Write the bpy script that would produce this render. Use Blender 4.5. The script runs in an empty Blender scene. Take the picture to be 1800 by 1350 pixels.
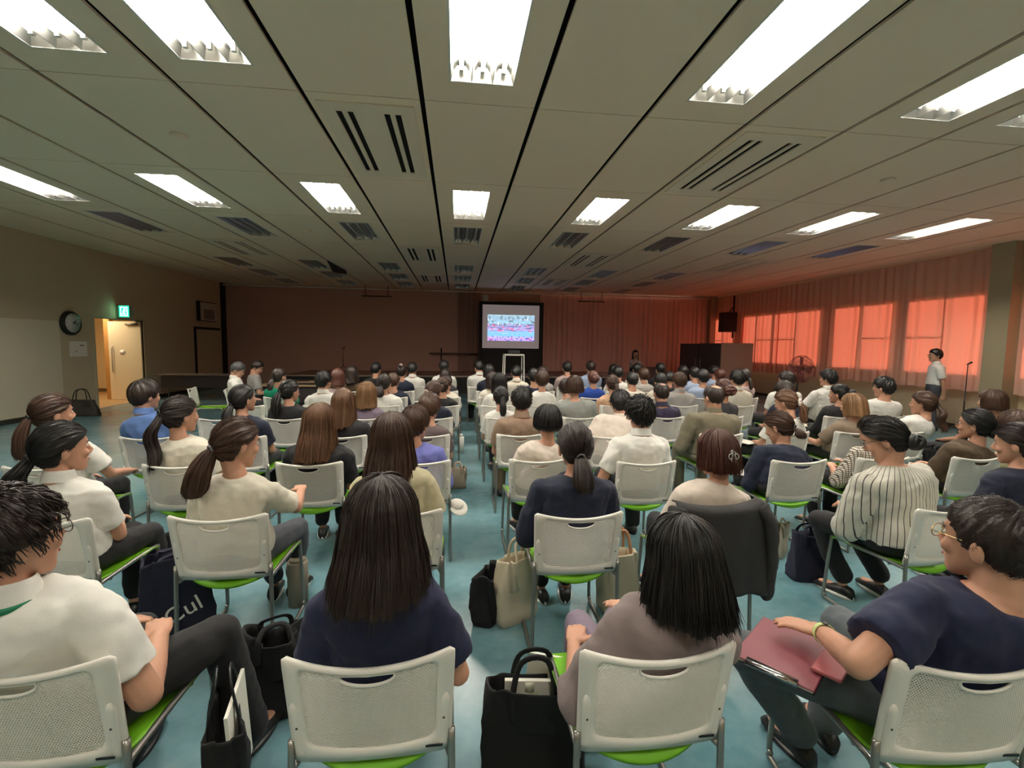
import bpy, math, random
import numpy as np
from mathutils import Vector, Matrix

# ------------------------------------------------------------------ camera, world, sun, exposure
sc = bpy.context.scene
COL = sc.collection
CAM_H = 1.65
_yaw, _pit, _rol, _fl = .1192, -.0831, .0150, 819.6
_f = Vector((math.sin(_yaw)*math.cos(_pit), math.cos(_yaw)*math.cos(_pit), math.sin(_pit)))
_r0 = Vector((math.cos(_yaw), -math.sin(_yaw), 0)); _u0 = _r0.cross(_f)
_r = _r0*math.cos(_rol) + _u0*math.sin(_rol); _u = -_r0*math.sin(_rol) + _u0*math.cos(_rol)
cam = bpy.data.objects.new('camera', bpy.data.cameras.new('camera'))
COL.objects.link(cam)
cam.matrix_world = Matrix(((_r.x, _u.x, -_f.x, 0), (_r.y, _u.y, -_f.y, 0), (_r.z, _u.z, -_f.z, CAM_H), (0, 0, 0, 1)))
cam.data.sensor_width = 36
cam.data.lens = _fl/1800*36
cam.data.clip_start = .02
sc.camera = cam

w = bpy.data.worlds.new('world'); sc.world = w; w.use_nodes = True
_bg = w.node_tree.nodes['Background']
_sky = w.node_tree.nodes.new('ShaderNodeTexSky'); _sky.sky_type = 'NISHITA'; _sky.sun_disc = False
_sky.sun_elevation = math.radians(14); _sky.sun_rotation = math.radians(90)
w.node_tree.links.new(_sky.outputs[0], _bg.inputs[0]); _bg.inputs[1].default_value = .10

SUN = bpy.data.objects.new('sun', bpy.data.lights.new('sun', 'SUN')); COL.objects.link(SUN)
SUN.data.energy = 3.6; SUN.data.color = (1, .93, .84); SUN.data.angle = .009
SUN.rotation_euler = Vector((-1, .32, -.30)).to_track_quat('-Z', 'Y').to_euler()
TUBE = 52.0

sc.view_settings.view_transform = 'Standard'; sc.view_settings.look = 'None'
sc.view_settings.gamma = 1; sc.view_settings.use_curve_mapping = False
sc.view_settings.exposure = 1.35
sc.cycles.max_bounces = 10; sc.cycles.diffuse_bounces = 7; sc.cycles.transparent_max_bounces = 16
sc.cycles.caustics_reflective = False; sc.cycles.caustics_refractive = False
sc.cycles.sample_clamp_indirect = 4
sc.cycles.use_denoising = True

rng = np.random.default_rng(7)
PI = math.pi

# ------------------------------------------------------------------ materials
def lin(c):
    return tuple((x/12.92 if x <= .04045 else ((x+.055)/1.055)**2.4) for x in [v/255 for v in c])
MATS = {}
def mat(name, rgb, rough=.6, metal=0, spec=.5, noise=0, nscale=8, bump=0, bscale=120, emit=0, emc=None, sheen=0):
    if name in MATS: return MATS[name]
    m = bpy.data.materials.new(name); m.use_nodes = True; nt = m.node_tree; b = nt.nodes['Principled BSDF']
    c = lin(rgb)
    b.inputs['Base Color'].default_value = (*c, 1); b.inputs['Roughness'].default_value = rough
    b.inputs['Metallic'].default_value = metal; b.inputs['Specular IOR Level'].default_value = spec
    if sheen: b.inputs['Sheen Weight'].default_value = sheen
    tc = None
    if noise or bump:
        tc = nt.nodes.new('ShaderNodeTexCoord')
    if noise:
        n = nt.nodes.new('ShaderNodeTexNoise'); n.inputs['Scale'].default_value = nscale; n.inputs['Detail'].default_value = 4
        mx = nt.nodes.new('ShaderNodeMix'); mx.data_type = 'RGBA'
        mx.inputs[6].default_value = (*[x*(1-noise) for x in c], 1); mx.inputs[7].default_value = (*[min(1, x*(1+noise)) for x in c], 1)
        nt.links.new(tc.outputs['Object'], n.inputs['Vector']); nt.links.new(n.outputs[0], mx.inputs[0]); nt.links.new(mx.outputs[2], b.inputs['Base Color'])
    if bump:
        n2 = nt.nodes.new('ShaderNodeTexNoise'); n2.inputs['Scale'].default_value = bscale; n2.inputs['Detail'].default_value = 3
        bp = nt.nodes.new('ShaderNodeBump'); bp.inputs['Strength'].default_value = bump; bp.inputs['Distance'].default_value = .01
        nt.links.new(tc.outputs['Object'], n2.inputs['Vector']); nt.links.new(n2.outputs[0], bp.inputs['Height']); nt.links.new(bp.outputs[0], b.inputs['Normal'])
    if emit:
        b.inputs['Emission Color'].default_value = (*(emc or c), 1); b.inputs['Emission Strength'].default_value = emit
    MATS[name] = m
    return m

def mat_wave(name, c1, c2, scale, axis='X', thr=.1, rough=.8, both=False):
    """procedural stripes / checks in object space"""
    if name in MATS: return MATS[name]
    m = mat(name, c1, rough); nt = m.node_tree; b = nt.nodes['Principled BSDF']
    tc = nt.nodes.new('ShaderNodeTexCoord'); sp = nt.nodes.new('ShaderNodeSeparateXYZ'); nt.links.new(tc.outputs['Object'], sp.inputs[0])
    def line(ax):
        if ax == 'A':   # around the trunk
            m1 = nt.nodes.new('ShaderNodeMath'); m1.operation = 'SUBTRACT'; m1.inputs[0].default_value = .34; nt.links.new(sp.outputs['Y'], m1.inputs[1])
            at = nt.nodes.new('ShaderNodeMath'); at.operation = 'ARCTAN2'; nt.links.new(sp.outputs['X'], at.inputs[0]); nt.links.new(m1.outputs[0], at.inputs[1])
            src = at.outputs[0]
        else: src = sp.outputs[ax]
        a = nt.nodes.new('ShaderNodeMath'); a.operation = 'MULTIPLY'; a.inputs[1].default_value = scale if ax != 'A' else scale*.22; nt.links.new(src, a.inputs[0])
        f = nt.nodes.new('ShaderNodeMath'); f.operation = 'FRACT'; nt.links.new(a.outputs[0], f.inputs[0])
        g = nt.nodes.new('ShaderNodeMath'); g.operation = 'LESS_THAN'; g.inputs[1].default_value = thr; nt.links.new(f.outputs[0], g.inputs[0])
        return g
    g = line(axis)
    if both:
        h = line('Z'); mxx = nt.nodes.new('ShaderNodeMath'); mxx.operation = 'MAXIMUM'
        nt.links.new(g.outputs[0], mxx.inputs[0]); nt.links.new(h.outputs[0], mxx.inputs[1]); g = mxx
    mx = nt.nodes.new('ShaderNodeMix'); mx.data_type = 'RGBA'; mx.inputs[6].default_value = (*lin(c1), 1); mx.inputs[7].default_value = (*lin(c2), 1)
    nt.links.new(g.outputs[0], mx.inputs[0]); nt.links.new(mx.outputs[2], b.inputs['Base Color'])
    return m

M_CEIL = mat('ceiling_board', (250, 226, 196), .8, bump=.05, bscale=300)
M_VOID = mat('ceiling_void', (22, 20, 18), .9)
M_WALL = mat('wall_paint', (206, 188, 156), .75, noise=.04, nscale=1.5)
M_WALLP = mat('wall_panel', (226, 214, 188), .6, noise=.03, nscale=1.2)
M_FRONT = mat('front_panel', (196, 152, 138), .75, noise=.07, nscale=.9)
M_DARK = mat('dark_stage', (16, 13, 12), .7)
M_BLACK = mat('black_plastic', (20, 20, 21), .45)
M_BLK2 = mat('black_cloth', (18, 17, 19), .85, bump=.15, bscale=90)
M_WHITE = mat('white_paint', (225, 222, 212), .5)
M_CHAIR = mat('chair_plastic', (230, 225, 215), .42, spec=.4)
M_GREEN = mat('lime_seat', (116, 184, 26), .55, bump=.05, bscale=400)
M_TUBE = mat('grey_tube', (150, 148, 142), .3, metal=.75)
M_SKIN = mat('skin', (200, 150, 124), .5, spec=.35, noise=.06, nscale=20)
M_PAPER = mat('paper', (238, 234, 222), .7)
M_WOOD = mat('pale_wood', (190, 140, 78), .5, noise=.12, nscale=4)
M_METAL = mat('chrome', (190, 190, 190), .2, metal=1)
M_REFL = mat('lamp_reflector', (196, 196, 190), .28, metal=.9)
M_LIP = mat('lip', (176, 100, 92), .5)
M_EYE = mat('eye_dark', (25, 20, 18), .2)

# floor: teal vinyl
def floor_mat():
    m = mat('teal_vinyl', (92, 148, 160), .3, spec=.45); nt = m.node_tree; b = nt.nodes['Principled BSDF']
    tc = nt.nodes.new('ShaderNodeTexCoord')
    n = nt.nodes.new('ShaderNodeTexNoise'); n.inputs['Scale'].default_value = 1.1; n.inputs['Detail'].default_value = 7; n.inputs['Roughness'].default_value = .65
    n2 = nt.nodes.new('ShaderNodeTexNoise'); n2.inputs['Scale'].default_value = 14; n2.inputs['Detail'].default_value = 5
    nt.links.new(tc.outputs['Object'], n.inputs['Vector']); nt.links.new(tc.outputs['Object'], n2.inputs['Vector'])
    r = nt.nodes.new('ShaderNodeValToRGB'); r.color_ramp.elements[0].position = .3; r.color_ramp.elements[1].position = .72
    r.color_ramp.elements[0].color = (*lin((84, 126, 137)), 1); r.color_ramp.elements[1].color = (*lin((124, 157, 163)), 1)
    mx = nt.nodes.new('ShaderNodeMath'); mx.operation = 'MULTIPLY_ADD'; mx.inputs[1].default_value = .35
    nt.links.new(n2.outputs[0], mx.inputs[0]); nt.links.new(n.outputs[0], mx.inputs[2])
    s = nt.nodes.new('ShaderNodeMath'); s.operation = 'SUBTRACT'; s.inputs[1].default_value = .17; nt.links.new(mx.outputs[0], s.inputs[0])
    nt.links.new(s.outputs[0], r.inputs[0]); nt.links.new(r.outputs[0], b.inputs['Base Color'])
    mr = nt.nodes.new('ShaderNodeMapRange'); mr.inputs['To Min'].default_value = .13; mr.inputs['To Max'].default_value = .34
    nt.links.new(n.outputs[0], mr.inputs[0]); nt.links.new(mr.outputs[0], b.inputs['Roughness'])
    return m
M_FLOOR = floor_mat()

def curtain_mat(name, diff, trans, k):
    m = bpy.data.materials.new(name); m.use_nodes = True; nt = m.node_tree; nt.nodes.clear()
    o = nt.nodes.new('ShaderNodeOutputMaterial'); mx = nt.nodes.new('ShaderNodeMixShader')
    d = nt.nodes.new('ShaderNodeBsdfDiffuse'); t = nt.nodes.new('ShaderNodeBsdfTranslucent')
    d.inputs[0].default_value = (*lin(diff), 1); t.inputs[0].default_value = (*trans, 1)
    mx.inputs[0].default_value = k
    nt.links.new(d.outputs[0], mx.inputs[1]); nt.links.new(t.outputs[0], mx.inputs[2]); nt.links.new(mx.outputs[0], o.inputs[0])
    return m
M_CURT = curtain_mat('coral_curtain', (240, 200, 176), (.92, .19, .12), .25)
M_FCURT = mat('maroon_curtain', (232, 176, 160), .85, noise=.1, nscale=3)

def glass_mat():
    m = bpy.data.materials.new('window_glass'); m.use_nodes = True; nt = m.node_tree; nt.nodes.clear()
    o = nt.nodes.new('ShaderNodeOutputMaterial'); mx = nt.nodes.new('ShaderNodeMixShader')
    t = nt.nodes.new('ShaderNodeBsdfTransparent'); g = nt.nodes.new('ShaderNodeBsdfGlossy'); g.inputs['Roughness'].default_value = .02
    t.inputs[0].default_value = (.92, .95, .94, 1); mx.inputs[0].default_value = .06
    nt.links.new(t.outputs[0], mx.inputs[1]); nt.links.new(g.outputs[0], mx.inputs[2]); nt.links.new(mx.outputs[0], o.inputs[0])
    return m
M_GLASS = glass_mat()

def tube_mat():
    m = bpy.data.materials.new('lit_tube'); m.use_nodes = True; nt = m.node_tree; nt.nodes.clear()
    o = nt.nodes.new('ShaderNodeOutputMaterial'); e = nt.nodes.new('ShaderNodeEmission'); e.inputs[0].default_value = (1, .94, .84, 1); e.inputs[1].default_value = TUBE
    nt.links.new(e.outputs[0], o.inputs[0]); return m
M_LIT = tube_mat()

def screen_mat():
    """projected video frame: pale blue picture with dark bands and red and white figures"""
    m = bpy.data.materials.new('projected_picture'); m.use_nodes = True; nt = m.node_tree; b = nt.nodes['Principled BSDF']
    b.inputs['Base Color'].default_value = (.1, .1, .1, 1); L = nt.links.new
    tc = nt.nodes.new('ShaderNodeTexCoord'); mp = nt.nodes.new('ShaderNodeMapping'); L(tc.outputs['UV'], mp.inputs[0])
    sp = nt.nodes.new('ShaderNodeSeparateXYZ'); L(tc.outputs['UV'], sp.inputs[0])
    base = nt.nodes.new('ShaderNodeValToRGB'); base.color_ramp.interpolation = 'EASE'
    E = base.color_ramp.elements; E[0].position = 0; E[0].color = (.45, .35, .95, 1); E[1].position = 1; E[1].color = (.35, .55, .62, 1)
    for p, c in ((.14, (.5, .45, 1, 1)), (.2, (.2, .5, .95, 1)), (.36, (.25, .5, 1, 1)), (.42, (.45, .42, .8, 1)), (.6, (.35, .38, .7, 1)), (.68, (.3, .55, .7, 1)), (.9, (.3, .45, .6, 1))):
        e = E.new(p); e.color = c
    L(sp.outputs[1], base.inputs[0])
    def blotch(sx, sy, lo, hi, y0, y1, col, prev, seed):
        mpp = nt.nodes.new('ShaderNodeMapping'); mpp.inputs['Scale'].default_value = (sx, sy, 1); mpp.inputs['Location'].default_value = (seed, seed*.7, 0); L(tc.outputs['UV'], mpp.inputs[0])
        n = nt.nodes.new('ShaderNodeTexNoise'); n.inputs['Scale'].default_value = 1; n.inputs['Detail'].default_value = 3; L(mpp.outputs[0], n.inputs[0])
        r = nt.nodes.new('ShaderNodeMapRange'); r.inputs[1].default_value = lo; r.inputs[2].default_value = hi; L(n.outputs[0], r.inputs[0])
        a = nt.nodes.new('ShaderNodeMath'); a.operation = 'GREATER_THAN'; a.inputs[1].default_value = y0; L(sp.outputs[1], a.inputs[0])
        c = nt.nodes.new('ShaderNodeMath'); c.operation = 'LESS_THAN'; c.inputs[1].default_value = y1; L(sp.outputs[1], c.inputs[0])
        mu = nt.nodes.new('ShaderNodeMath'); mu.operation = 'MULTIPLY'; L(a.outputs[0], mu.inputs[0]); L(c.outputs[0], mu.inputs[1])
        mu2 = nt.nodes.new('ShaderNodeMath'); mu2.operation = 'MULTIPLY'; L(mu.outputs[0], mu2.inputs[0]); L(r.outputs[0], mu2.inputs[1])
        mx = nt.nodes.new('ShaderNodeMix'); mx.data_type = 'RGBA'; L(mu2.outputs[0], mx.inputs[0]); L(prev, mx.inputs[6]); mx.inputs[7].default_value = col
        return mx.outputs[2]
    o = base.outputs[0]
    o = blotch(5, 30, .5, .58, .36, .66, (.12, .12, .3, 1), o, 3)
    o = blotch(18, 7, .54, .62, .55, .98, (.14, .2, .22, 1), o, 9)
    o = blotch(24, 6, .62, .7, .62, .99, (.95, .95, 1, 1), o, 15)
    o = blotch(14, 10, .56, .64, .36, .66, (.75, .12, .25, 1), o, 21)
    o = blotch(16, 8, .56, .64, 0, .15, (.8, .12, .3, 1), o, 27)
    o = blotch(26, 14, .54, .6, 0, .18, (.05, .08, .45, 1), o, 33)
    o = blotch(20, 14, .64, .7, 0, .7, (1, .9, 1, 1), o, 41)
    L(o, b.inputs['Emission Color']); b.inputs['Emission Strength'].default_value = .55
    return m

# ------------------------------------------------------------------ mesh helpers
class MB:
    """collects closed pieces and links them as one mesh object"""
    def __init__(s): s.v = []; s.f = []; s.n = 0; s.mi = []
    def add(s, V, F, mi=0):
        V = np.asarray(V, float); s.v.append(V)
        s.f += [[i+s.n for i in f] for f in F]; s.mi += [mi]*len(F); s.n += len(V)
    def addnp(s, V, F, mi=0):
        V = np.asarray(V, float); s.v.append(V); s.f += (np.asarray(F)+s.n).tolist(); s.mi += [mi]*len(F); s.n += len(V)
    def box(s, x0, x1, y0, y1, z0, z1, mi=0, M=None):
        V = np.array([(x, y, z) for x in (x0, x1) for y in (y0, y1) for z in (z0, z1)], float)
        if M is not None: V = V@np.array(M)[:3, :3].T+np.array(M)[:3, 3]
        s.add(V, [(0, 1, 3, 2), (4, 6, 7, 5), (0, 4, 5, 1), (2, 3, 7, 6), (0, 2, 6, 4), (1, 5, 7, 3)], mi)
    def ell(s, c, r, R=None, nu=20, nv=12, mi=0):
        u = np.linspace(0, 2*PI, nu, endpoint=False); v = np.linspace(0, PI, nv+1)[1:-1]
        U, W = np.meshgrid(u, v)
        P = np.stack([np.cos(U)*np.sin(W), np.sin(U)*np.sin(W), np.cos(W)], -1).reshape(-1, 3)
        P = np.vstack([P, [[0, 0, 1], [0, 0, -1]]])*np.array(r)
        if R is not None: P = P@np.array(R).T
        P = P+np.array(c)
        F = []
        m = nv-1
        for j in range(m-1):
            for i in range(nu):
                k = (i+1) % nu; F.append((j*nu+i, j*nu+nu+i, j*nu+nu+k, j*nu+k))
        t = m*nu
        for i in range(nu):
            k = (i+1) % nu; F.append((t, i, k)); F.append((t+1, (m-1)*nu+k, (m-1)*nu+i))
        s.add(P, F, mi)
    def loft(s, rings, cap=True, mi=0, closed=True):
        """rings: (m,n,3)"""
        A = np.asarray(rings, float); m, n = A.shape[:2]; F = []
        for j in range(m-1):
            for i in range(n if closed else n-1):
                k = (i+1) % n; F.append((j*n+i, j*n+k, (j+1)*n+k, (j+1)*n+i))
        if cap: F.append(tuple(range(n-1, -1, -1))); F.append(tuple(range((m-1)*n, m*n)))
        s.add(A.reshape(-1, 3), F, mi)
    def tube(s, pts, rad, n=12, mi=0, cap=True, flat=1.0):
        pts = np.asarray(pts, float); m = len(pts)
        if np.isscalar(rad): rad = [rad]*m
        t = np.gradient(pts, axis=0); t /= np.linalg.norm(t, axis=1)[:, None]+1e-12
        ref = np.array([0, 0, 1.]) if abs(t[0][2]) < .9 else np.array([0, 1., 0])
        a = np.cross(t[0], ref); a /= np.linalg.norm(a); R = []
        th = np.linspace(0, 2*PI, n, endpoint=False)
        for i in range(m):
            a = a-t[i]*np.dot(a, t[i]); a /= np.linalg.norm(a)+1e-12; b = np.cross(t[i], a)
            R.append(pts[i]+rad[i]*(np.cos(th)[:, None]*a+flat*np.sin(th)[:, None]*b))
        s.loft(R, cap, mi)
    def build(s, name, mats, parent=None, smooth=True, loc=None):
        me = bpy.data.meshes.new(name)
        V = np.vstack(s.v)
        me.from_pydata(V.tolist(), [], s.f); 
        if not isinstance(mats, (list, tuple)): mats = [mats]
        for m in mats: me.materials.append(m)
        if any(s.mi): me.polygons.foreach_set('material_index', s.mi)
        me.polygons.foreach_set('use_smooth', [smooth]*len(s.f)); me.update()
        o = bpy.data.objects.new(name, me); COL.objects.link(o)
        if parent: o.parent = parent
        if loc: o.location = loc
        return o

def bez(p, n=10):
    """smooth polyline through points (catmull-rom)"""
    p = [np.array(q, float) for q in p]; P = [2*p[0]-p[1]]+p+[2*p[-1]-p[-2]]; out = []
    for i in range(1, len(P)-2):
        for t in np.linspace(0, 1, n, endpoint=False):
            a, b, c, d = P[i-1:i+3]
            out.append(.5*((2*b)+(c-a)*t+(2*a-5*b+4*c-d)*t*t+(3*b-a-3*c+d)*t**3))
    out.append(P[-2]); return np.array(out)
def tag(o, label=None, cat=None, group=None, kind=None):
    if label: o['label'] = label
    if cat: o['category'] = cat
    if group: o['group'] = group
    if kind: o['kind'] = kind
    return o
def empty(name, loc=(0, 0, 0), rz=0, label=None, cat=None, group=None):
    o = bpy.data.objects.new(name, None); COL.objects.link(o); o.location = loc; o.rotation_euler = (0, 0, rz); o.empty_display_size = .1
    return tag(o, label, cat, group)
def bevel(o, w=.004, seg=2):
    m = o.modifiers.new('bevel', 'BEVEL'); m.width = w; m.segments = seg; m.limit_method = 'ANGLE'; return o
def simple(name, m, parent=None, label=None, cat=None, smooth=False, **boxes):
    pass
def boxobj(name, b, m, parent=None, label=None, cat=None, group=None, kind=None, bev=0, M=None):
    k = MB(); k.box(*b, M=M); o = k.build(name, m, parent, smooth=False)
    if bev: bevel(o, bev)
    return tag(o, label, cat, group, kind)
def copy_tree(o, parent=None):
    c = o.copy(); COL.objects.link(c)
    if parent: c.parent = parent
    for ch in list(o.children): copy_tree(ch, c)
    return c

# ------------------------------------------------------------------ room shell
XL, XR, YF, YB, CZ = -8.48, 10.79, 18.45, -3.0, 3.744
X0, Y0, PL = -.306, 4.273, 2.033
b = MB(); b.box(XL-.2, XR+.3, YB-.2, YF+.6, -.12, 0); tag(b.build('floor', M_FLOOR, smooth=False), kind='structure')

# ceiling: 1 m wide boards with dark joints, openings for lamps and air conditioner panels
LAMPS = {}
for i in (-3, -2, 0, 2, 4, 5): LAMPS[(i, -1)] = 1
for i in (-6, -4, -2, 0, 2, 4, 6, 8): LAMPS[(i, 1)] = 1
for i in (-4, 0, 4): LAMPS[(i, -3)] = 1
for i in (-6, -4, -2, 0, 2, 4, 6, 8): LAMPS[(i, 2)] = 0
for j in (4, 5, 6):
    for i in (-6, -4, -2, 0, 2, 4, 6): LAMPS[(i, j)] = 0
LY = {-3: (.0, 1.43), -1: (.26, 1.70), 1: (.30, 1.73), 2: (.31, 1.68), 4: (.30, 1.70), 5: (.16, 1.56), 6: (.05, 1.45)}
VENTS = [(-1, 0), (3, 0), (-1, 3), (3, 3), (-1, 5), (3, 5), (-5, 3), (7, 3)]
b = MB()
b.box(XL-.1, XR+.1, YB, YF+.5, CZ+.13, CZ+.16, 1)
GX, GY = .022, .006
for i in range(-7, 10):
    for j in range(-4, 7):
        x0, x1 = X0+i+GX, X0+i+1-GX; y0, y1 = Y0+PL*j+GY, min(Y0+PL*(j+1)-GY, YF-.02)
        if j == -4: y0 = YB
        if (i, j) in LAMPS:
            a0, a1 = X0+i+.25, X0+i+.75; b0, b1 = Y0+PL*j+LY[j][0], Y0+PL*j+LY[j][1]
        elif (i, j) in VENTS:
            a0, a1, b0, b1 = X0+i+.08, X0+i+.92, Y0+PL*j+.12, Y0+PL*j+1.92
        else:
            b.box(x0, x1, y0, y1, CZ, CZ+.022); continue
        b.box(x0, a0, y0, y1, CZ, CZ+.022); b.box(a1, x1, y0, y1, CZ, CZ+.022)
        b.box(a0, a1, y0, b0, CZ, CZ+.022); b.box(a0, a1, b1, y1, CZ, CZ+.022)
b.box(XL-.1, X0-7-.07, YB, YF, CZ, CZ+.022); b.box(X0-7-.055, X0-7-GX, YB, YF, CZ, CZ+.022)
b.box(X0+10+.07, XR+.1, YB, YF, CZ, CZ+.022); b.box(X0+10+GX, X0+10+.055, YB, YF, CZ, CZ+.022)
# lamp openings need no void slab: cut by building the slab above the lamp boxes
ceil = b.build('ceiling', [M_CEIL, M_VOID], smooth=False); tag(ceil, kind='structure')
ceil.data.update()

# left wall with doorway
DY0, DY1, DH = 12.13, 13.86, 2.15
b = MB(); b.box(XL-.2, XL, YB, DY0, 0, CZ+.16); b.box(XL-.2, XL, DY1, YF+.5, 0, CZ+.16); b.box(XL-.2, XL, DY0, DY1, DH, CZ+.16)
tag(b.build('wall_left', M_WALL, smooth=False), kind='structure')
b = MB(); b.box(XL, XL+.012, 4.2, 11.15, .10, 2.02)
tag(b.build('trim_1', M_WALLP, smooth=False), kind='structure')
b = MB(); b.box(XL, XL+.014, YB, DY0-.06, 0, .09); b.box(XL, XL+.014, DY1+.06, YF, 0, .09)
tag(b.build('baseboard_left', mat('baseboard_grey', (58, 52, 44), .6), smooth=False), kind='structure')
b = MB(); b.box(XL-.2, XR+.3, YB-.2, YB, 0, CZ+.16); tag(b.build('wall_back', M_WALL, smooth=False), kind='structure')
# front wall above the stage, the stage face
b = MB(); b.box(XL-.1, XR+.2, YF, YF+.2, .0, CZ+.16); tag(b.build('wall_front', M_FRONT, smooth=False), kind='structure')
SY, SZ = 15.6, .60; SD = YF-.01-SY
st = empty('stage', (-.15, SY, 0), 0, 'raised stage with black front below the brown front wall', 'stage')
boxobj('stage_front', (-5.35, 5.35, 0, .03, 0, SZ-.04), M_DARK, st); boxobj('stage_floor', (-5.35, 5.35, 0, SD, SZ-.04, SZ), mat('stage_boards', (150, 112, 96), .5, noise=.1, nscale=3), st)
boxobj('stage_edge', (-5.35, 5.35, -.02, 0, SZ-.04, SZ+.002), mat('stage_edge', (170, 150, 132), .4), st); boxobj('stage_side', (-5.35, -5.32, .03, SD, 0, SZ-.04), M_DARK, st); boxobj('stage_side', (5.32, 5.35, .03, SD, 0, SZ-.04), M_DARK, st)
# door frame, door leaf, corridor
b = MB(); M_FRAME = mat('door_frame_paint', (196, 188, 160), .5)
b.box(XL-.21, XL+.02, DY0-.05, DY0, 0, DH+.05); b.box(XL-.21, XL+.02, DY1, DY1+.05, 0, DH+.05); b.box(XL-.21, XL+.02, DY0, DY1, DH, DH+.05)
dr = b.build('door_1', M_FRAME, smooth=False); tag(dr, kind='structure')
M_LEAF = mat('door_leaf_cream', (236, 220, 186), .5)
lf = boxobj('door_leaf', (XL-.84, XL-.03, DY1-.05, DY1-.005, .01, DH-.02), M_LEAF, dr)
h = MB(); h.tube([(XL-.74, DY1-.05, .75), (XL-.74, DY1-.09, .77), (XL-.74, DY1-.09, 1.43), (XL-.74, DY1-.05, 1.45)], .012, 8); h.build('door_handle', M_METAL, lf)
h = MB(); h.tube([(XL-.50, DY1-.056, 1.30), (XL-.50, DY1-.051, 1.30)], .07, 20); h.build('door_sign', M_WHITE, lf)
h = MB(); h.box(XL-.38, XL-.08, DY1-.1, DY1-.05, DH-.12, DH-.06); h.build('door_closer', mat('closer_grey', (140, 130, 112), .5), lf)
b = MB(); M_CORR = mat('corridor_wall_paint', (226, 205, 160), .7)
b.box(-11.6, -11.5, 10.5, 16.2, 0, 2.7); b.box(-11.6, XL-.2, 16.1, 16.2, 0, 2.7); b.box(-11.6, XL-.2, 10.4, 10.5, 0, 2.7); b.box(-11.6, XL-.2, 10.4, 16.2, 2.7, 2.8)
tag(b.build('wall_corridor', M_CORR, smooth=False), kind='structure')
b = MB(); b.box(-11.5, XL-.2, 10.5, 16.1, -.1, .002); b.box(XL-.2, XL+.0, DY0, DY1, -.1, .003); tag(b.build('floor_corridor', mat('corridor_floor', (196, 160, 112), .45), smooth=False), kind='structure')
b = MB(); b.box(-9.50, -9.36, 13.92, 14.08, 0, 2.7); tag(b.build('trim_2', M_WOOD, smooth=False), kind='structure')
b = MB(); b.box(-11.49, XL-.21, 16.07, 16.1, 0, .1); tag(b.build('baseboard_corridor', mat('baseboard_brown', (110, 92, 66), .6), smooth=False), kind='structure')
cl = empty('corridor_ceiling_light', (-9.6, 13.3, 2.66), 0, 'square lit ceiling lamp in the corridor behind the open door', 'ceiling light')
boxobj('housing', (-.3, .3, -.6, .6, 0, .035), M_WHITE, cl)
cd = boxobj('diffuser', (-.27, .27, -.57, .57, -.012, 0), mat('corridor_diffuser', (255, 236, 200), .5, emit=9, emc=(1, .86, .62)), cl)

# right wall with windows
WINS = [(8.21, 9.95), (10.23, 12.14), (12.54, 14.62), (14.68, 16.42), (16.89, 18.40), (5.2, 7.62), (2.4, 4.8)]
WZ0, WZ1 = 1.19, 2.92
WO = sorted(WINS)
b = MB(); y = YB
for a, c in WO:
    b.box(XR, XR+.14, y, a, 0, CZ+.16); b.box(XR, XR+.14, a, c, 0, WZ0); b.box(XR, XR+.14, a, c, WZ1, CZ+.16); y = c
b.box(XR, XR+.14, y, YF+.5, 0, CZ+.16)
tag(b.build('wall_right', M_WALL, smooth=False), kind='structure')
b = MB(); b.box(XR-.40, XR, 7.74, 8.13, 0, CZ); tag(b.build('trim_3', mat('pillar_paint', (172, 160, 130), .7), smooth=False), kind='structure')
b = MB(); b.box(XR-.30, XR, 4.85, 5.15, 0, CZ); tag(b.build('trim_4', MATS['pillar_paint'], smooth=False), kind='structure')
for n, (a, c) in enumerate(WO):
    fr = MB(); m = (a+c)/2
    fr.box(XR+.04, XR+.10, a, a+.04, WZ0, WZ1); fr.box(XR+.04, XR+.10, c-.04, c, WZ0, WZ1)
    fr.box(XR+.04, XR+.10, a, c, WZ0, WZ0+.04); fr.box(XR+.04, XR+.10, a, c, WZ1-.04, WZ1); fr.box(XR+.04, XR+.10, m-.04, m+.04, WZ0, WZ1)
    fr.box(XR+.05, XR+.09, a if n % 2 else m, m if n % 2 else c, 2.02, 2.045)
    wo = fr.build('window_%d' % (n+1), mat('aluminium', (120, 118, 112), .4, metal=.6), smooth=False); tag(wo, kind='structure')
    g = boxobj('pane', (XR+.068, XR+.072, a+.04, c-.04, WZ0+.04, WZ1-.04), M_GLASS, wo)
b = MB(); b.box(XR-.014, XR, YB, 7.74, 0, .09); b.box(XR-.014, XR, 8.13, YF, 0, .09); tag(b.build('baseboard_right', MATS['baseboard_grey'], smooth=False), kind='structure')

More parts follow.
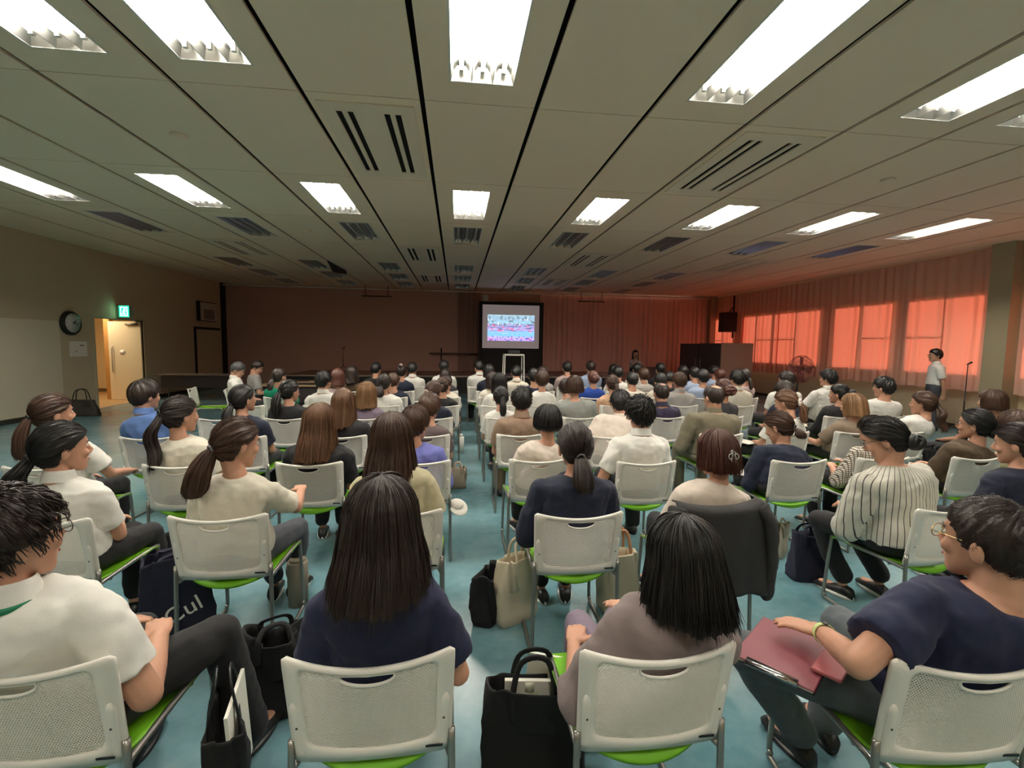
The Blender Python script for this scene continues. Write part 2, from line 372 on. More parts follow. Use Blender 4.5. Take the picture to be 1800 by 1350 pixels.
# curtains on the windows
def curtain(name, axis, pos, a, c, z0, z1, pitch, amp, m, label, group=None, seed=0, hemwave=.01):
    r = np.random.default_rng(seed); n = int((c-a)/pitch*10)+2; t = np.linspace(a, c, n); nz = 14
    ph = np.cumsum(r.uniform(.6, 1.5, n))*2*PI/10; ampv = amp*(.55+.45*np.sin(np.linspace(0, 9+seed, n)*1.3+seed))
    rows = []
    for k in range(nz):
        z = z0+(z1-z0)*k/(nz-1); q = 1-.35*k/(nz-1)
        d = ampv*q*np.sin(ph+.25*math.sin(k*.5+seed))
        zz = z+(hemwave*np.sin(ph*.5) if k == 0 else 0*ph)
        if axis == 'Y': rows.append(np.stack([pos+d, t+.25*d, zz], -1))
        else: rows.append(np.stack([t+.25*d, pos+d, zz], -1))
    A = np.array(rows); off = np.array([.004, 0, 0]) if axis == 'Y' else np.array([0, .004, 0])
    F = []
    for k in range(nz-1):
        for i in range(n-1): F.append((k*n+i, k*n+i+1, (k+1)*n+i+1, (k+1)*n+i))
    bb = MB(); bb.add(A.reshape(-1, 3), F)
    o = bb.build(name, m)
    tag(o, label, 'curtain', group); return o
CL = [(16.35, 18.38, 'coral curtain lit by sun at the far corner beside the front wall'),
      (14.42, 16.50, 'sunlit coral curtain behind the wall speaker and the cabinets'),
      (12.25, 14.50, 'sunlit coral curtain between the cabinets and the round fan'),
      (9.98, 12.36, 'wide sunlit coral curtain behind the round fan'),
      (8.17, 10.10, 'sunlit coral curtain behind the standing person in grey trousers'),
      (5.25, 7.72, 'sunlit coral curtain cut by the right edge, beyond the pillar'),
      (2.2, 5.15, 'coral curtain nearest the camera on the window wall')]
for k, (a, c, l) in enumerate(CL):
    o = curtain('curtain', 'Y', XR-.17, a, c, .84, CZ-.04, .26, .05, M_CURT, l, 'window curtains', seed=k+1)
# front curtain right of the screen, its pole and the left edge curtain
curtain('stage_curtain', 'X', YF-.10, 3.25, 10.3, .63, CZ-.07, .22, .045, M_FCURT, 'maroon pleated stage curtain right of the projection screen', seed=21)
curtain('stage_curtain', 'X', YF-.10, .05, .92, .63, CZ-.07, .22, .04, mat('brown_curtain', (160, 122, 110), .85), 'narrow dark brown pleated curtain left of the projection screen', seed=23)
b = MB(); b.tube([(XL+.05, YF-.2, CZ-.07), (XR-.15, YF-.2, CZ-.07)], .028, 10); tag(b.build('curtain_rail', mat('rail_white', (240, 230, 220), .3)), 'long pale curtain rail along the top of the front wall', 'rail')
b = MB(); b.box(10.32, 10.56, YF-.3, YF, 0, CZ); tag(b.build('trim_5', mat('pale_post', (176, 150, 128), .5), smooth=False), kind='structure')
b = MB(); b.box(XL, XL+.05, YF-.3, YF, 0, CZ); b.box(XL, XL+.03, 16.35, 16.45, 0, 2.1); b.box(XL, XL+.03, 16.45, 18, 2.02, 2.1); tag(b.build('trim_6', M_DARK, smooth=False), kind='structure')
# hanging battens
def batten(x, y, z, label):
    t = empty('hanging_batten', (x, y, z), 0, label, 'batten', 'battens hanging at the front wall')
    k = MB(); k.tube([(-.52, 0, 0), (.52, 0, 0)], .025, 8); k.build('bar', mat('bar_dark', (86, 64, 54), .5), t)
    for s in (-1, 1):
        k = MB(); k.tube([(s*.4, 0, 0), (s*.4, 0, CZ-z-.02)], .012, 6); k.build('hanger', M_DARK, t)
batten(-2.87, 17.5, 3.34, 'dark batten hanging from the ceiling, left of the projection screen')
batten(5.1, 17.5, 3.35, 'dark batten hanging from the ceiling, right of the projection screen')
# barre with post left of the screen
t = empty('rail_stand', (-.58, 18.12, 0), 0, 'horizontal dark handrail on a post left of the screen', 'rail')
k = MB(); k.tube([(-.45, 0, 1.29), (1.5, 0, 1.29)], .03, 8); k.build('handrail', mat('handrail_brown', (92, 72, 62), .35), t)
k = MB(); k.tube([(0, 0, .602), (0, 0, 1.5)], .025, 8); k.build('post', M_DARK, t)

# projection screen
t = empty('projection_screen', (2.03, 17.6, 0), 0, 'projection screen showing a blue video picture on black backing', 'projection screen')
boxobj('casing', (-1.2, 1.25, .02, .1, .602, 3.27), M_DARK, t)
boxobj('screen_surface', (-1.07, 1.08, -.005, .018, 1.53, 3.15), mat('screen_cloth', (236, 224, 218), .7, emit=.05, emc=(.8, .7, .75)), t)  # cloth given a faint glow of its own to look lighter
me = bpy.data.meshes.new('picture'); me.from_pydata([(-.88, -.009, 1.81), (.9, -.009, 1.81), (.9, -.009, 2.78), (-.88, -.009, 2.78)], [], [(0, 1, 2, 3)])
uv = me.uv_layers.new(name='UVMap')
for i, c in enumerate(((0, 0), (1, 0), (1, 1), (0, 1))): uv.data[i].uv = c
me.materials.append(screen_mat()); po = bpy.data.objects.new('picture', me); COL.objects.link(po); po.parent = t
boxobj('mounting_box', (-1.08, -.86, -.05, .1, 3.27, 3.5), mat('mount_grey', (170, 165, 160), .5), t)
boxobj('screen_skirt', (-1.07, 1.07, -.06, .0, .602, 1.5), M_DARK, t)
# projector stand
t = empty('projector_stand', (1.27, 10.4, 0), 0, 'tall stand with thin white legs carrying the projector', 'stand')
k = MB(); k.box(-.22, .22, -.2, .2, 1.42, 1.45); k.build('stand_top', M_WHITE, t, smooth=False)
for sx in (-1, 1):
    for sy in (-1, 1):
        k = MB(); k.tube([(sx*.21, sy*.18, 1.42), (sx*.235, sy*.22, .01)], .012, 8); k.build('leg', M_WHITE, t)
t = empty('projector', (1.27, 10.4, 1.452), 0, 'small dark projector on top of the white-legged stand', 'projector')
bevel(boxobj('projector_body', (-.13, .13, -.11, .11, 0, .08), M_BLACK, t), .01)
k = MB(); k.tube([(0, .105, .04), (0, .13, .04)], .03, 14); k.build('lens', M_EYE, t)

# ------------------------------------------------------------------ ceiling lamps, vents
def lamp_profile():
    P = []; wd = .5/3
    for q in range(3):
        x = -.25+q*wd; P += [(x+.002, 0.0), (x+.022, .065), (x+.05, .10), (x+wd-.05, .10), (x+wd-.022, .065), (x+wd-.002, 0.0)]
    return P
def make_lamp(lit):
    t = empty('ceiling_light')
    P = lamp_profile(); L = .715; k = MB()
    top = np.array([[(x, y, z) for x, z in P] for y in (-L, L)]); n = len(P)
    F = [(i, i+1, n+i+1, n+i) for i in range(n-1)]; k.add(top.reshape(-1, 3), F)
    for y in (-L, L):   # sloping end plates
        s = -1 if y < 0 else 1
        k.add([(-.25, y, 0), (.25, y, 0), (.25, y-s*.03, .1), (-.25, y-s*.03, .1)], [(0, 1, 2, 3)])
    k.build('reflector', M_REFL, t, smooth=False)
    k = MB(); k.box(-.262, -.248, -L-.012, L+.012, -.004, .004); k.box(.248, .262, -L-.012, L+.012, -.004, .004); k.box(-.262, .262, -L-.012, -L, -.004, .004); k.box(-.262, .262, L, L+.012, -.004, .004)
    k.build('trim_frame', M_WHITE, t, smooth=False)
    for q in range(3):
        x = -.25+(q+.5)*.5/3
        k = MB(); k.tube([(x, -.61, .055), (x, .61, .055)], .0145, 10); tb = k.build('tube', M_LIT if lit else M_WHITE, t)
        for s in (-1, 1):
            k = MB(); k.box(x-.014, x+.014, s*.625-.015, s*.625+.015, .03, .1); k.build('socket', M_WHITE, tb, smooth=False)
    return t
_lit, _off = make_lamp(True), make_lamp(False)
_used = {1: False, 0: False}
ORD = {-6: 'leftmost', -4: 'second from left', -2: 'third from left', 0: 'central', 2: 'first right of centre', 4: 'second right of centre', 6: 'third right of centre', 8: 'rightmost', -3: 'far left', 5: 'far right'}
for (i, j), on in sorted(LAMPS.items(), key=lambda q: (q[0][1], q[0][0])):
    src = _lit if on else _off
    o = src if not _used[on] else copy_tree(src); _used[on] = True
    o.location = (X0+i+.5, Y0+PL*j+(LY[j][0]+LY[j][1])/2, CZ)
    rowtxt = {-3: 'the row behind the camera', -1: 'the nearest row', 1: 'the second row', 2: 'the third row', 4: 'the fourth row', 5: 'the fifth row', 6: 'the last row'}[j]
    pos = ORD[i]
    if j == -1: pos = {-3: 'leftmost', -2: 'second from left', 0: 'central', 2: 'first right of centre', 4: 'second from right', 5: 'rightmost'}[i]
    tag(o, ('lit' if on else 'unlit')+' recessed ceiling lamp, '+pos+' in '+rowtxt, 'ceiling light', 'lit ceiling lamps' if on else 'unlit ceiling lamps')

def make_vent():
    t = empty('air_conditioner_panel'); k = MB()
    xs = [(-.40, -.29, .02), (-.235, -.19, 0), (-.135, .135, 0), (.19, .235, 0), (.29, .40, 0)]
    for a, c, _ in xs: k.box(a, c, -.74, .74, -.012, .004)
    k.box(-.42, .42, -.9, -.74, -.012, .004); k.box(-.42, .42, .74, .9, -.012, .004); k.box(-.42, -.4, -.9, .9, -.012, .004); k.box(.4, .42, -.9, .9, -.012, .004)
    k.build('grille_plate', mat('vent_plate', (240, 222, 196), .85), t, smooth=False)
    k = MB(); k.box(-.40, .40, -.76, .76, .0205, .0215); k.build('slot_interior', M_VOID, t, smooth=False)
    return t
_v = make_vent()
VL = ['nearest, left of the central lamp', 'nearest, on the right half', 'middle one left of centre', 'middle one right of centre',
      'last one left of centre by the front wall', 'last one right of centre by the front wall', 'far left by the left wall', 'far right by the window wall']
for q, (i, j) in enumerate(VENTS):
    o = _v if q == 0 else copy_tree(_v)
    o.location = (X0+i+.5, Y0+PL*j+1.02, CZ); tag(o, 'slotted air conditioner panel in the ceiling, '+VL[q], 'air conditioner', 'ceiling air conditioner panels')
for q, (x, y, l) in enumerate(((-2.84, 5.34, 'round ceiling detector on the left half, the near one'), (5.24, 5.32, 'round ceiling detector on the right half'), (-2.8, 9.38, 'small round ceiling detector farther back on the left half'))):
    k = MB(); k.ell((0, 0, 0), (.065, .065, .03), nu=24); k.tube([(0, 0, .0), (0, 0, -.004)], .08, 24)
    tag(k.build('smoke_detector', M_CEIL, loc=(x, y, CZ-.004)), l, 'smoke detector', 'ceiling detectors')
k = MB(); k.add([(-3.29, 12.59, CZ-.004), (-3.62, 14.42, CZ-.004), (-3.2, 14.3, CZ-.004), (-3.29, 12.59, CZ-.03), (-3.62, 14.42, CZ-.03), (-3.2, 14.3, CZ-.12)], [(0, 1, 2), (3, 5, 4), (0, 3, 4, 1), (1, 4, 5, 2), (2, 5, 3, 0)])
tag(k.build('ceiling_flap', M_DARK, smooth=False), 'dark triangular flap hanging open in the far left ceiling', 'ceiling flap')

# ------------------------------------------------------------------ wall objects
t = empty('wall_clock', (XL, 11.43, 1.99), 0, 'round black-rimmed wall clock left of the open door', 'clock')
k = MB(); k.tube([(0, 0, 0), (.05, 0, 0)], .265, 40); k.tube([(.05, 0, 0), (.075, 0, 0)], [.265, .25], 40); k.build('rim', M_BLACK, t)
k = MB(); k.tube([(.076, 0, 0), (.079, 0, 0)], .205, 40); k.build('dial', mat('dial_grey', (205, 203, 198), .5), t)
for nm, a, L, wd in (('hour_hand', -60, .10, .012), ('minute_hand', -100, .15, .008)):
    k = MB(); k.box(.080, .083, -wd, wd, 0, L, M=Matrix.Rotation(math.radians(a), 4, 'X')); k.build(nm, M_BLACK, t, smooth=False)
k = MB()
for q in range(12):
    M_ = Matrix.Rotation(q*PI/6, 4, 'X'); k.box(.080, .082, -.005, .005, .165, .19, M=M_)
k.build('hour_marks', M_BLACK, t, smooth=False)
t = empty('exit_sign', (XL, 12.95, 2.35), 0, 'green lit emergency exit sign above the open door', 'sign')
boxobj('sign_box', (0, .30, -.06, .06, -.15, .15), mat('sign_case', (150, 185, 165), .5), t)
boxobj('sign_face', (.07, .295, -.066, -.06, -.14, .14), mat('exit_green', (10, 190, 110), .4, emit=1.1, emc=(.02, .62, .28)), t)
k = MB(); MG = mat('exit_white', (235, 255, 245), .4, emit=1.6, emc=(.75, 1, .85))
k.box(.10, .265, -.068, -.066, -.11, -.095); k.box(.10, .115, -.068, -.066, -.11, .10); k.box(.25, .265, -.068, -.066, -.11, .10); k.box(.10, .265, -.068, -.066, .09, .105)
k.ell((.20, -.067, .055), (.018, .002, .018)); k.tube([(.19, -.067, .035), (.175, -.067, -.02)], .014, 6); k.tube([(.175, -.067, -.02), (.205, -.067, -.05), (.2, -.067, -.085)], .009, 6); k.tube([(.175, -.067, -.02), (.15, -.067, -.06), (.128, -.067, -.06)], .009, 6); k.tube([(.188, -.067, .025), (.225, -.067, .0)], .007, 6); k.tube([(.188, -.067, .025), (.155, -.067, .01)], .007, 6)
k.build('running_figure', MG, t)
t = empty('wall_notice', (XL, 11.64, 1.42), 0, 'white paper notice taped to the wall under the clock', 'notice')
boxobj('paper_sheet', (.001, .004, -.25, .25, -.17, .17), M_PAPER, t)
boxobj('printed_mark', (.0045, .0055, .05, .15, .07, .09), M_BLACK, t); boxobj('printed_mark', (.0045, .0055, -.09, -.04, -.06, -.045), M_BLACK, t)
t = empty('wall_speaker', (XL, 17.1, 2.62), 0, 'pale square framed loudspeaker high on the left wall corner', 'speaker')
boxobj('cabinet', (0, .10, -.55, .55, -.32, .33), M_DARK, t); boxobj('front_panel', (.1, .115, -.5, .52, -.30, .30), mat('panel_beige', (206, 196, 182), .6), t); boxobj('speaker_grille', (.115, .12, -.33, .35, -.26, .08), mat('grille_grey', (140, 130, 120), .8), t)
t = empty('wall_speaker', (10.25, 16.8, 2.65), 0, 'dark loudspeaker on a bracket before the sunlit corner curtain', 'speaker')
bevel(boxobj('cabinet', (-.26, .26, -.2, .2, -.38, .36), mat('speaker_brown', (52, 40, 36), .6), t), .02)
boxobj('speaker_grille', (-.22, .22, -.212, -.2, -.33, .3), mat('grille_dark', (34, 30, 30), .8), t)
k = MB(); k.tube([(.1, .1, .36), (.25, .15, .55), (.5, .2, .55)], .02, 8); k.tube([(.28, .1, -.6), (.28, .1, 1.0)], .03, 8); k.build('bracket', M_DARK, t)

# folding table against the left wall and long tables near the stage
def table(x, y, w_, d, h, rz, label, topm, modesty=True):
    t = empty('folding_table', (x, y, 0), rz, label, 'table')
    bevel(boxobj('tabletop', (-w_/2, w_/2, -d/2, d/2, h-.03, h), topm, t), .006)
    if modesty: boxobj('modesty_panel', (-w_/2+.08, w_/2-.08, -d/2+.05, -d/2+.07, h-.38, h-.03), mat('modesty_dark', (46, 36, 34), .6), t)
    boxobj('shelf', (-w_/2+.1, w_/2-.1, -d/2+.1, d/2-.05, h-.16, h-.15), M_BLACK, t)
    for s in (-1, 1):
        k = MB(); k.tube([(s*(w_/2-.12), 0, h-.03), (s*(w_/2-.12), 0, .03)], .016, 8); k.tube([(s*(w_/2-.12), -d/2+.02, .02), (s*(w_/2-.12), d/2-.02, .02)], .015, 8); k.build('leg', mat('leg_grey', (110, 104, 98), .4, metal=.5), t)
    return t
M_TDARK = mat('table_dark', (124, 104, 92), .45); M_TWOOD = mat('table_wood', (176, 142, 106), .4, noise=.1, nscale=6)
table(-7.15, 14.0, 1.9, .6, .72, 0, 'dark folding table by the left wall behind the open door', M_TDARK)
table(-3.45, 10.95, 1.8, .55, .70, 0, 'pale wooden folding table in front of the left stage', M_TWOOD)
table(-3.5, 11.9, 1.8, .55, .70, 0, 'second pale folding table behind the first by the stage', M_TWOOD)
boxobj('folder', (-3.5, -2.95, 10.8, 11.1, .70, .722), M_BLACK, None, 'black folder lying on the nearer pale table by the stage', 'folder', bev=.004)
boxobj('folder', (-4.0, -3.6, 11.8, 12.05, .70, .725), M_BLACK, None, 'black folder lying on the farther pale table by the stage', 'folder', bev=.004)

# grey storage cabinets at the right front
t = empty('storage_cabinet', (8.28, 13.65, 0), 0, 'tall grey cabinet with pale brown end panel, nearer of two', 'cabinet')
boxobj('body', (-.5, .5, -.62, .62, .03, 1.80), mat('cabinet_dark', (74, 60, 54), .55), t); boxobj('end_panel', (-.505, .505, -.65, -.62, .03, 1.81), mat('cabinet_side', (150, 116, 98), .6), t)
boxobj('door', (-.515, -.5, -.58, .58, .08, 1.77), mat('cabinet_door', (66, 54, 50), .5), t); boxobj('handle', (-.53, -.515, .48, .5, .9, 1.3), mat('handle_pale', (150, 130, 115), .4), t)
t = empty('storage_cabinet', (8.28, 14.95, 0), 0, 'tall dark cabinet behind the nearer one, by the stage curtain', 'cabinet')
boxobj('body', (-.5, .5, -.62, .62, .03, 1.79), MATS['cabinet_dark'], t); boxobj('door', (-.515, -.5, -.58, .58, .08, 1.76), MATS['cabinet_door'], t); boxobj('handle', (-.53, -.515, -.5, -.48, .9, 1.3), MATS['handle_pale'], t)
# lectern
t = empty('lectern', (5.95, 14.2, 0), 0, 'dark wooden lectern in front of the speaking person', 'lectern')
boxobj('body', (-.32, .32, -.2, .2, 0, .98), mat('lectern_wood', (62, 34, 30), .4), t, bev=.01); boxobj('slanted_top', (-.36, .36, -.24, .24, .98, 1.02), MATS['lectern_wood'], t)

def mic_stand(x, y, h, label, tilt=0., z=0.):
    t = empty('microphone_stand', (x, y, z), 0, label, 'microphone stand')
    k = MB(); k.tube([(0, 0, .25), (0, 0, h*.62)], .011, 8); k.tube([(0, 0, h*.6), (tilt, 0, h)], .008, 8); k.build('pole', M_BLACK, t)
    for q in range(3):
        a = q*2*PI/3+.4; k = MB(); k.tube([(0, 0, .28), (.3*math.cos(a), .3*math.sin(a), .01)], .009, 6); k.build('leg', M_BLACK, t)
    k = MB(); k.tube([(tilt-.02, 0, h), (tilt+.06, -.02, h+.05)], [.012, .02], 10); k.build('microphone', M_BLACK, t)
mic_stand(-3.84, 16.5, .84, 'black microphone stand on the stage, left of the screen', z=.60)
mic_stand(10.05, 8.1, 1.40, 'black microphone stand beside the pillar at the window wall')
# fan
t = empty('floor_fan', (8.15, 10.2, 0), 0, 'round floor fan on a black tripod before the curtain', 'fan')
M_FAN = mat('fan_backlit_red', (128, 66, 60), .5)  # red backlight from the curtain put into the cage and blade colour
k = MB()
for rr, yy in ((.32, -.02), (.32, .04), (.22, -.05), (.12, -.065)):
    a = np.linspace(0, 2*PI, 33); k.tube(np.stack([rr*np.cos(a), 0*a+yy, rr*np.sin(a)+1.18], -1), .006, 6)
for q in range(44):
    a = q*2*PI/44; c, s = math.cos(a), math.sin(a)
    k.tube([(.03*c, -.07, .03*s+1.18), (.18*c, -.06, .18*s+1.18), (.32*c, -.02, .32*s+1.18), (.32*c, .04, .32*s+1.18), (.15*c, .1, .15*s+1.18)], .0035, 4)
k.build('cage', M_FAN, t)
k = MB(); k.tube([(0, -.06, 1.18), (0, .2, 1.18)], .06, 14); k.build('motor', M_BLACK, t)
k = MB()
for q in range(4):
    M_ = Matrix.Translation((0, .01, 1.18)) @ Matrix.Rotation(q*PI/2, 4, 'Y') @ Matrix.Rotation(.5, 4, 'X')
    V = [(.03, -.002, -.03), (.28, -.002, -.12), (.3, -.002, .1), (.03, -.002, .05), (.03, .002, -.03), (.28, .002, -.12), (.3, .002, .1), (.03, .002, .05)]
    k.add([tuple(M_ @ Vector(v)) for v in V], [(0, 1, 2, 3), (4, 7, 6, 5), (0, 4, 5, 1), (1, 5, 6, 2), (2, 6, 7, 3), (3, 7, 4, 0)])
k.build('blades', M_FAN, t)
k = MB(); k.tube([(0, .1, 1.12), (0, .1, .35)], .022, 10); k.build('pole', M_BLACK, t)
for q in range(3):
    a = q*2*PI/3+.5; k = MB(); k.tube([(0, .1, .62), (.34*math.cos(a), .1+.34*math.sin(a), .012)], .014, 8); k.build('leg', M_BLACK, t)

# ------------------------------------------------------------------ stacking chair
def backS(u, v):
    """backrest surface: u -1..1 across, v 0 bottom..1 top (local: x, y forward, z)"""
    u = np.asarray(u, float); v = np.asarray(v, float)
    wdt = .222+.012*v
    y = .055-.055*v - .045*(1-u*u)*(.35+.65*v) + .012
    z = .445+.355*v - .022*(1-u*u)*np.clip(v-.3, 0, 1)/.7
    return np.stack([u*wdt, y, z], -1)
def make_chair():
    t = empty('chair')
    # frame: outer contour to inner opening
    N = 24; per = []
    def rr(hx, z0, z1, r, n=7, bow=0.):
        P = []
        for cx, cz, a0 in ((hx-r, z1-r, 0), (-hx+r, z1-r, 90), (-hx+r, z0+r, 180), (hx-r, z0+r, 270)):
            for a in np.linspace(a0, a0+90, n): P.append((cx+r*math.cos(math.radians(a)), cz+r*math.sin(math.radians(a))))
        return np.array(P)
    def resample(P, n):
        P = np.vstack([P, P[:1]]); d = np.r_[0, np.cumsum(np.linalg.norm(np.diff(P, axis=0), axis=1))]; s = np.linspace(0, d[-1], n, endpoint=False)
        return np.stack([np.interp(s, d, P[:, k]) for k in range(2)], -1)
    # angular matching keeps the band tidy
    A = np.linspace(0, 2*PI, 120, endpoint=False)
    def ray_rr(hx, z0, z1, r, cz):
        P = rr(hx, z0, z1, r, 9); P = np.vstack([P, P[:1]]); P[:, 1] -= cz; ang = np.unwrap(np.arctan2(P[:, 1], P[:, 0]))
        dense = np.vstack([np.linspace(P[i], P[i+1], 40) for i in range(len(P)-1)]); an = np.arctan2(dense[:, 1], dense[:, 0]) % (2*PI)
        o = np.argsort(an); return np.stack([np.interp(A, an[o], dense[o, 0], period=2*PI), np.interp(A, an[o], dense[o, 1], period=2*PI)+cz], -1)
    outer = ray_rr(1.0, 0.0, 1.0, .06, .52); inner = ray_rr(.80, .17, .95, .10, .52)
    lip = ray_rr(.84, .13, .97, .10, .52)
    low = inner[:, 1] < .4; inner[low, 1] -= .045*(1-(inner[low, 0]/.8)**2); lip[low, 1] -= .045*(1-(lip[low, 0]/.84)**2)
    k = MB(); off = lambda P, dy: backS(P[:, 0], P[:, 1])+np.array([0, dy, 0])
    rings = [off(inner, .006), off(outer, .010), off(outer*np.array([1.012, 1])+[0, .004], .002), off(outer, -.006), off(lip, -.010), off(inner, -.004), off(inner, .006)]
    k.loft(rings, cap=False)
    for s in (-1, 1):   # moulded side bosses
        P = [(s*.90, .06), (s*.90, .30), (s*.90, .60)]
        q = np.vstack([backS(*p)+[0, -.004, 0] for p in P]); k.tube(bez(q, 5), [.016]*5+[.017]*5+[.008], 10, flat=.55)
    back = k.build('backrest', M_CHAIR, t)
    for s in (-1, 1):
        c = backS(s*.9, .36)+[0, -.0135, 0]; k = MB(); k.tube([c, c+[0, -.001, 0]], .0035, 8); k.build('screw', mat('screw_dark', (60, 55, 50), .5), back)
    k = MB(); c = backS(.80, .085)+[0, -.0125, 0]; k.box(c[0]-.028, c[0]+.022, c[1]-.0008, c[1], c[2]-.004, c[2]+.004); k.build('label_sticker', M_BLACK, back, smooth=False)
    # perforated panel: staggered hexagonal holes
    nx, nz = 50, 48; U0, U1, V0, V1 = -.81, .81, .10, .955
    du, dv = (U1-U0)/nx, (V1-V0)/nz; Vv = []; Ff = []; n0 = 0
    def inpoly(u, v):
        lo = .165-.045*(1-(u/.8)**2)
        if v < lo or v > .955 or abs(u) > .81: return False
        if v > .955-.03 and abs(u) > .78: return False
        return True
    def slot(u, v): return abs(u) < .31 and .905-.075*math.sqrt(max(0, 1-(u/.31)**2)) < v < .935
    for r_ in range(nz):
        for c_ in range(-1, nx+1):
            u = U0+(c_+.5+(.5 if r_ % 2 else 0))*du; v = V0+(r_+.5)*dv
            if not inpoly(u, v) or slot(u, v): continue
            hu, hv = du/2, dv/2
            O = [(u-hu, v-hv), (u, v-hv), (u+hu, v-hv), (u+hu, v+hv), (u, v+hv), (u-hu, v+hv)]
            I = [(u-hu*.34, v-hv*.52), (u, v-hv*.66), (u+hu*.34, v-hv*.52), (u+hu*.62, v+hv*.0), (u+hu*.34, v+hv*.52), (u-hu*.34, v+hv*.52)]
            O = [(u-hu, v-hv), (u, v-hv), (u+hu, v-hv), (u+hu, v+hv), (u, v+hv), (u-hu, v+hv)]
            I = [(u-hu*.7, v-hv*.46), (u, v-hv*.8), (u+hu*.7, v-hv*.46), (u+hu*.7, v+hv*.46), (u, v+hv*.8), (u-hu*.7, v+hv*.46)]
            Vv += O+I
            for q in range(6): w2 = (q+1) % 6; Ff.append((n0+q, n0+w2, n0+6+w2, n0+6+q))
            n0 += 12
    Vv = np.array(Vv); P = backS(Vv[:, 0], Vv[:, 1]); k = MB(); k.addnp(P, Ff)
    pn = k.build('mesh_panel', M_CHAIR, t, smooth=True)
    bmw = pn.modifiers.new('weld', 'WELD'); bmw.merge_threshold = .0003
    sm = pn.modifiers.new('solid', 'SOLIDIFY'); sm.thickness = .003; sm.offset = 0
    # slot rim
    a = np.linspace(0, PI, 21); lower = np.stack([.31*np.cos(a), .905-.075*np.sin(a)], -1); P = np.vstack([lower, [[-.31, .94], [0, .942], [.31, .94]]])
    P3 = backS(P[:, 0], P[:, 1])+[0, -.002, 0]; k = MB(); k.tube(np.vstack([P3, P3[:1]]), .0045, 8, cap=False); k.build('handle_rim', M_CHAIR, back)
    # seat: moulded shell, dished, rear edge bowed backwards
    nu, nvv = 17, 15; u = np.linspace(-1, 1, nu); v = np.linspace(0, 1, nvv); Uu, W = np.meshgrid(u, v)
    X = Uu*(.205+.022*np.sin(W*PI*.6)); Y = (.10-.055*(1-Uu**2))*(1-W)+W*(.53+.02*(1-Uu**2)); 
    Z = .452-.022*(1-Uu**2)*(1-W*.5)-.012*np.sin(W*PI)-.05*np.clip(W-.88, 0, 1)/.12*.5 - .035*np.clip(.12-W, 0, 1)/.12*(1-Uu**2)*.6
    top = np.stack([X, Y, Z], -1); bot = top+[0, 0, -.014]; bot[..., 0] *= .97; k = MB(); n = nu
    F = [(j*n+i, j*n+i+1, (j+1)*n+i+1, (j+1)*n+i) for j in range(nvv-1) for i in range(nu-1)]
    m_ = nu*nvv; F2 = [(a_+m_, d_+m_, c_+m_, b_+m_) for a_, b_, c_, d_ in F]
    per = [i for i in range(nu)]+[j*n+nu-1 for j in range(1, nvv)]+[(nvv-1)*n+i for i in range(nu-2, -1, -1)]+[j*n for j in range(nvv-2, 0, -1)]
    F3 = [(per[i], per[i-1], per[i-1]+m_, per[i]+m_) for i in range(len(per))]
    k.add(np.vstack([top.reshape(-1, 3), bot.reshape(-1, 3)]), F+F2+F3); k.build('seat', M_GREEN, t)
    # tube frame, one bent tube per side + cross bars
    for s in (-1, 1):
        p = [(s*.226, .052, .52), (s*.228, .045, .30), (s*.232, .035, .035), (s*.232, .05, .012), (s*.232, .09, .010), (s*.226, .50, .010), (s*.224, .535, .03), (s*.222, .545, .075), (s*.218, .525, .38), (s*.216, .52, .42), (s*.214, .49, .437), (s*.214, .12, .437), (s*.222, .055, .435)]
        k = MB(); k.tube(bez(p, 5), .0105, 10); k.build('leg_frame', M_TUBE, t)
    k = MB(); k.tube([(-.215, .40, .425), (.215, .40, .425)], .009, 8); k.tube([(-.215, .15, .425), (.215, .15, .425)], .009, 8); k.build('cross_bar', M_TUBE, t)
    return t
CHAIR = make_chair(); _chair_used = [False]
def chair(x, y, rz, label):
    o = CHAIR if not _chair_used[0] else copy_tree(CHAIR); _chair_used[0] = True
    o.location = (x, y, 0); o.rotation_euler = (0, 0, rz); tag(o, label, 'chair', 'white stacking chairs with lime seats'); return o

# ------------------------------------------------------------------ people
HAIRC = {'black': (24, 21, 20), 'dark': (40, 29, 24), 'brown': (66, 44, 32), 'mid': (98, 68, 46), 'light': (132, 98, 66), 'grey': (74, 72, 72), 'red': (78, 44, 34)}
def hair_mat(c):
    nm = 'hair_'+c
    if nm in MATS: return MATS[nm]
    m = mat(nm, HAIRC[c], .46, spec=.4); nt = m.node_tree; b = nt.nodes['Principled BSDF']
    tc = nt.nodes.new('ShaderNodeTexCoord'); mp = nt.nodes.new('ShaderNodeMapping'); mp.inputs['Scale'].default_value = (90, 90, 7)
    n = nt.nodes.new('ShaderNodeTexNoise'); n.inputs['Scale'].default_value = 1; n.inputs['Detail'].default_value = 3
    nt.links.new(tc.outputs['Object'], mp.inputs[0]); nt.links.new(mp.outputs[0], n.inputs[0])
    mx = nt.nodes.new('ShaderNodeMix'); mx.data_type = 'RGBA'; c_ = lin(HAIRC[c])
    mx.inputs[6].default_value = (*[x*.45 for x in c_], 1); mx.inputs[7].default_value = (*[min(1, x*1.75) for x in c_], 1)
    nt.links.new(n.outputs[0], mx.inputs[0]); nt.links.new(mx.outputs[2], b.inputs['Base Color'])
    return m
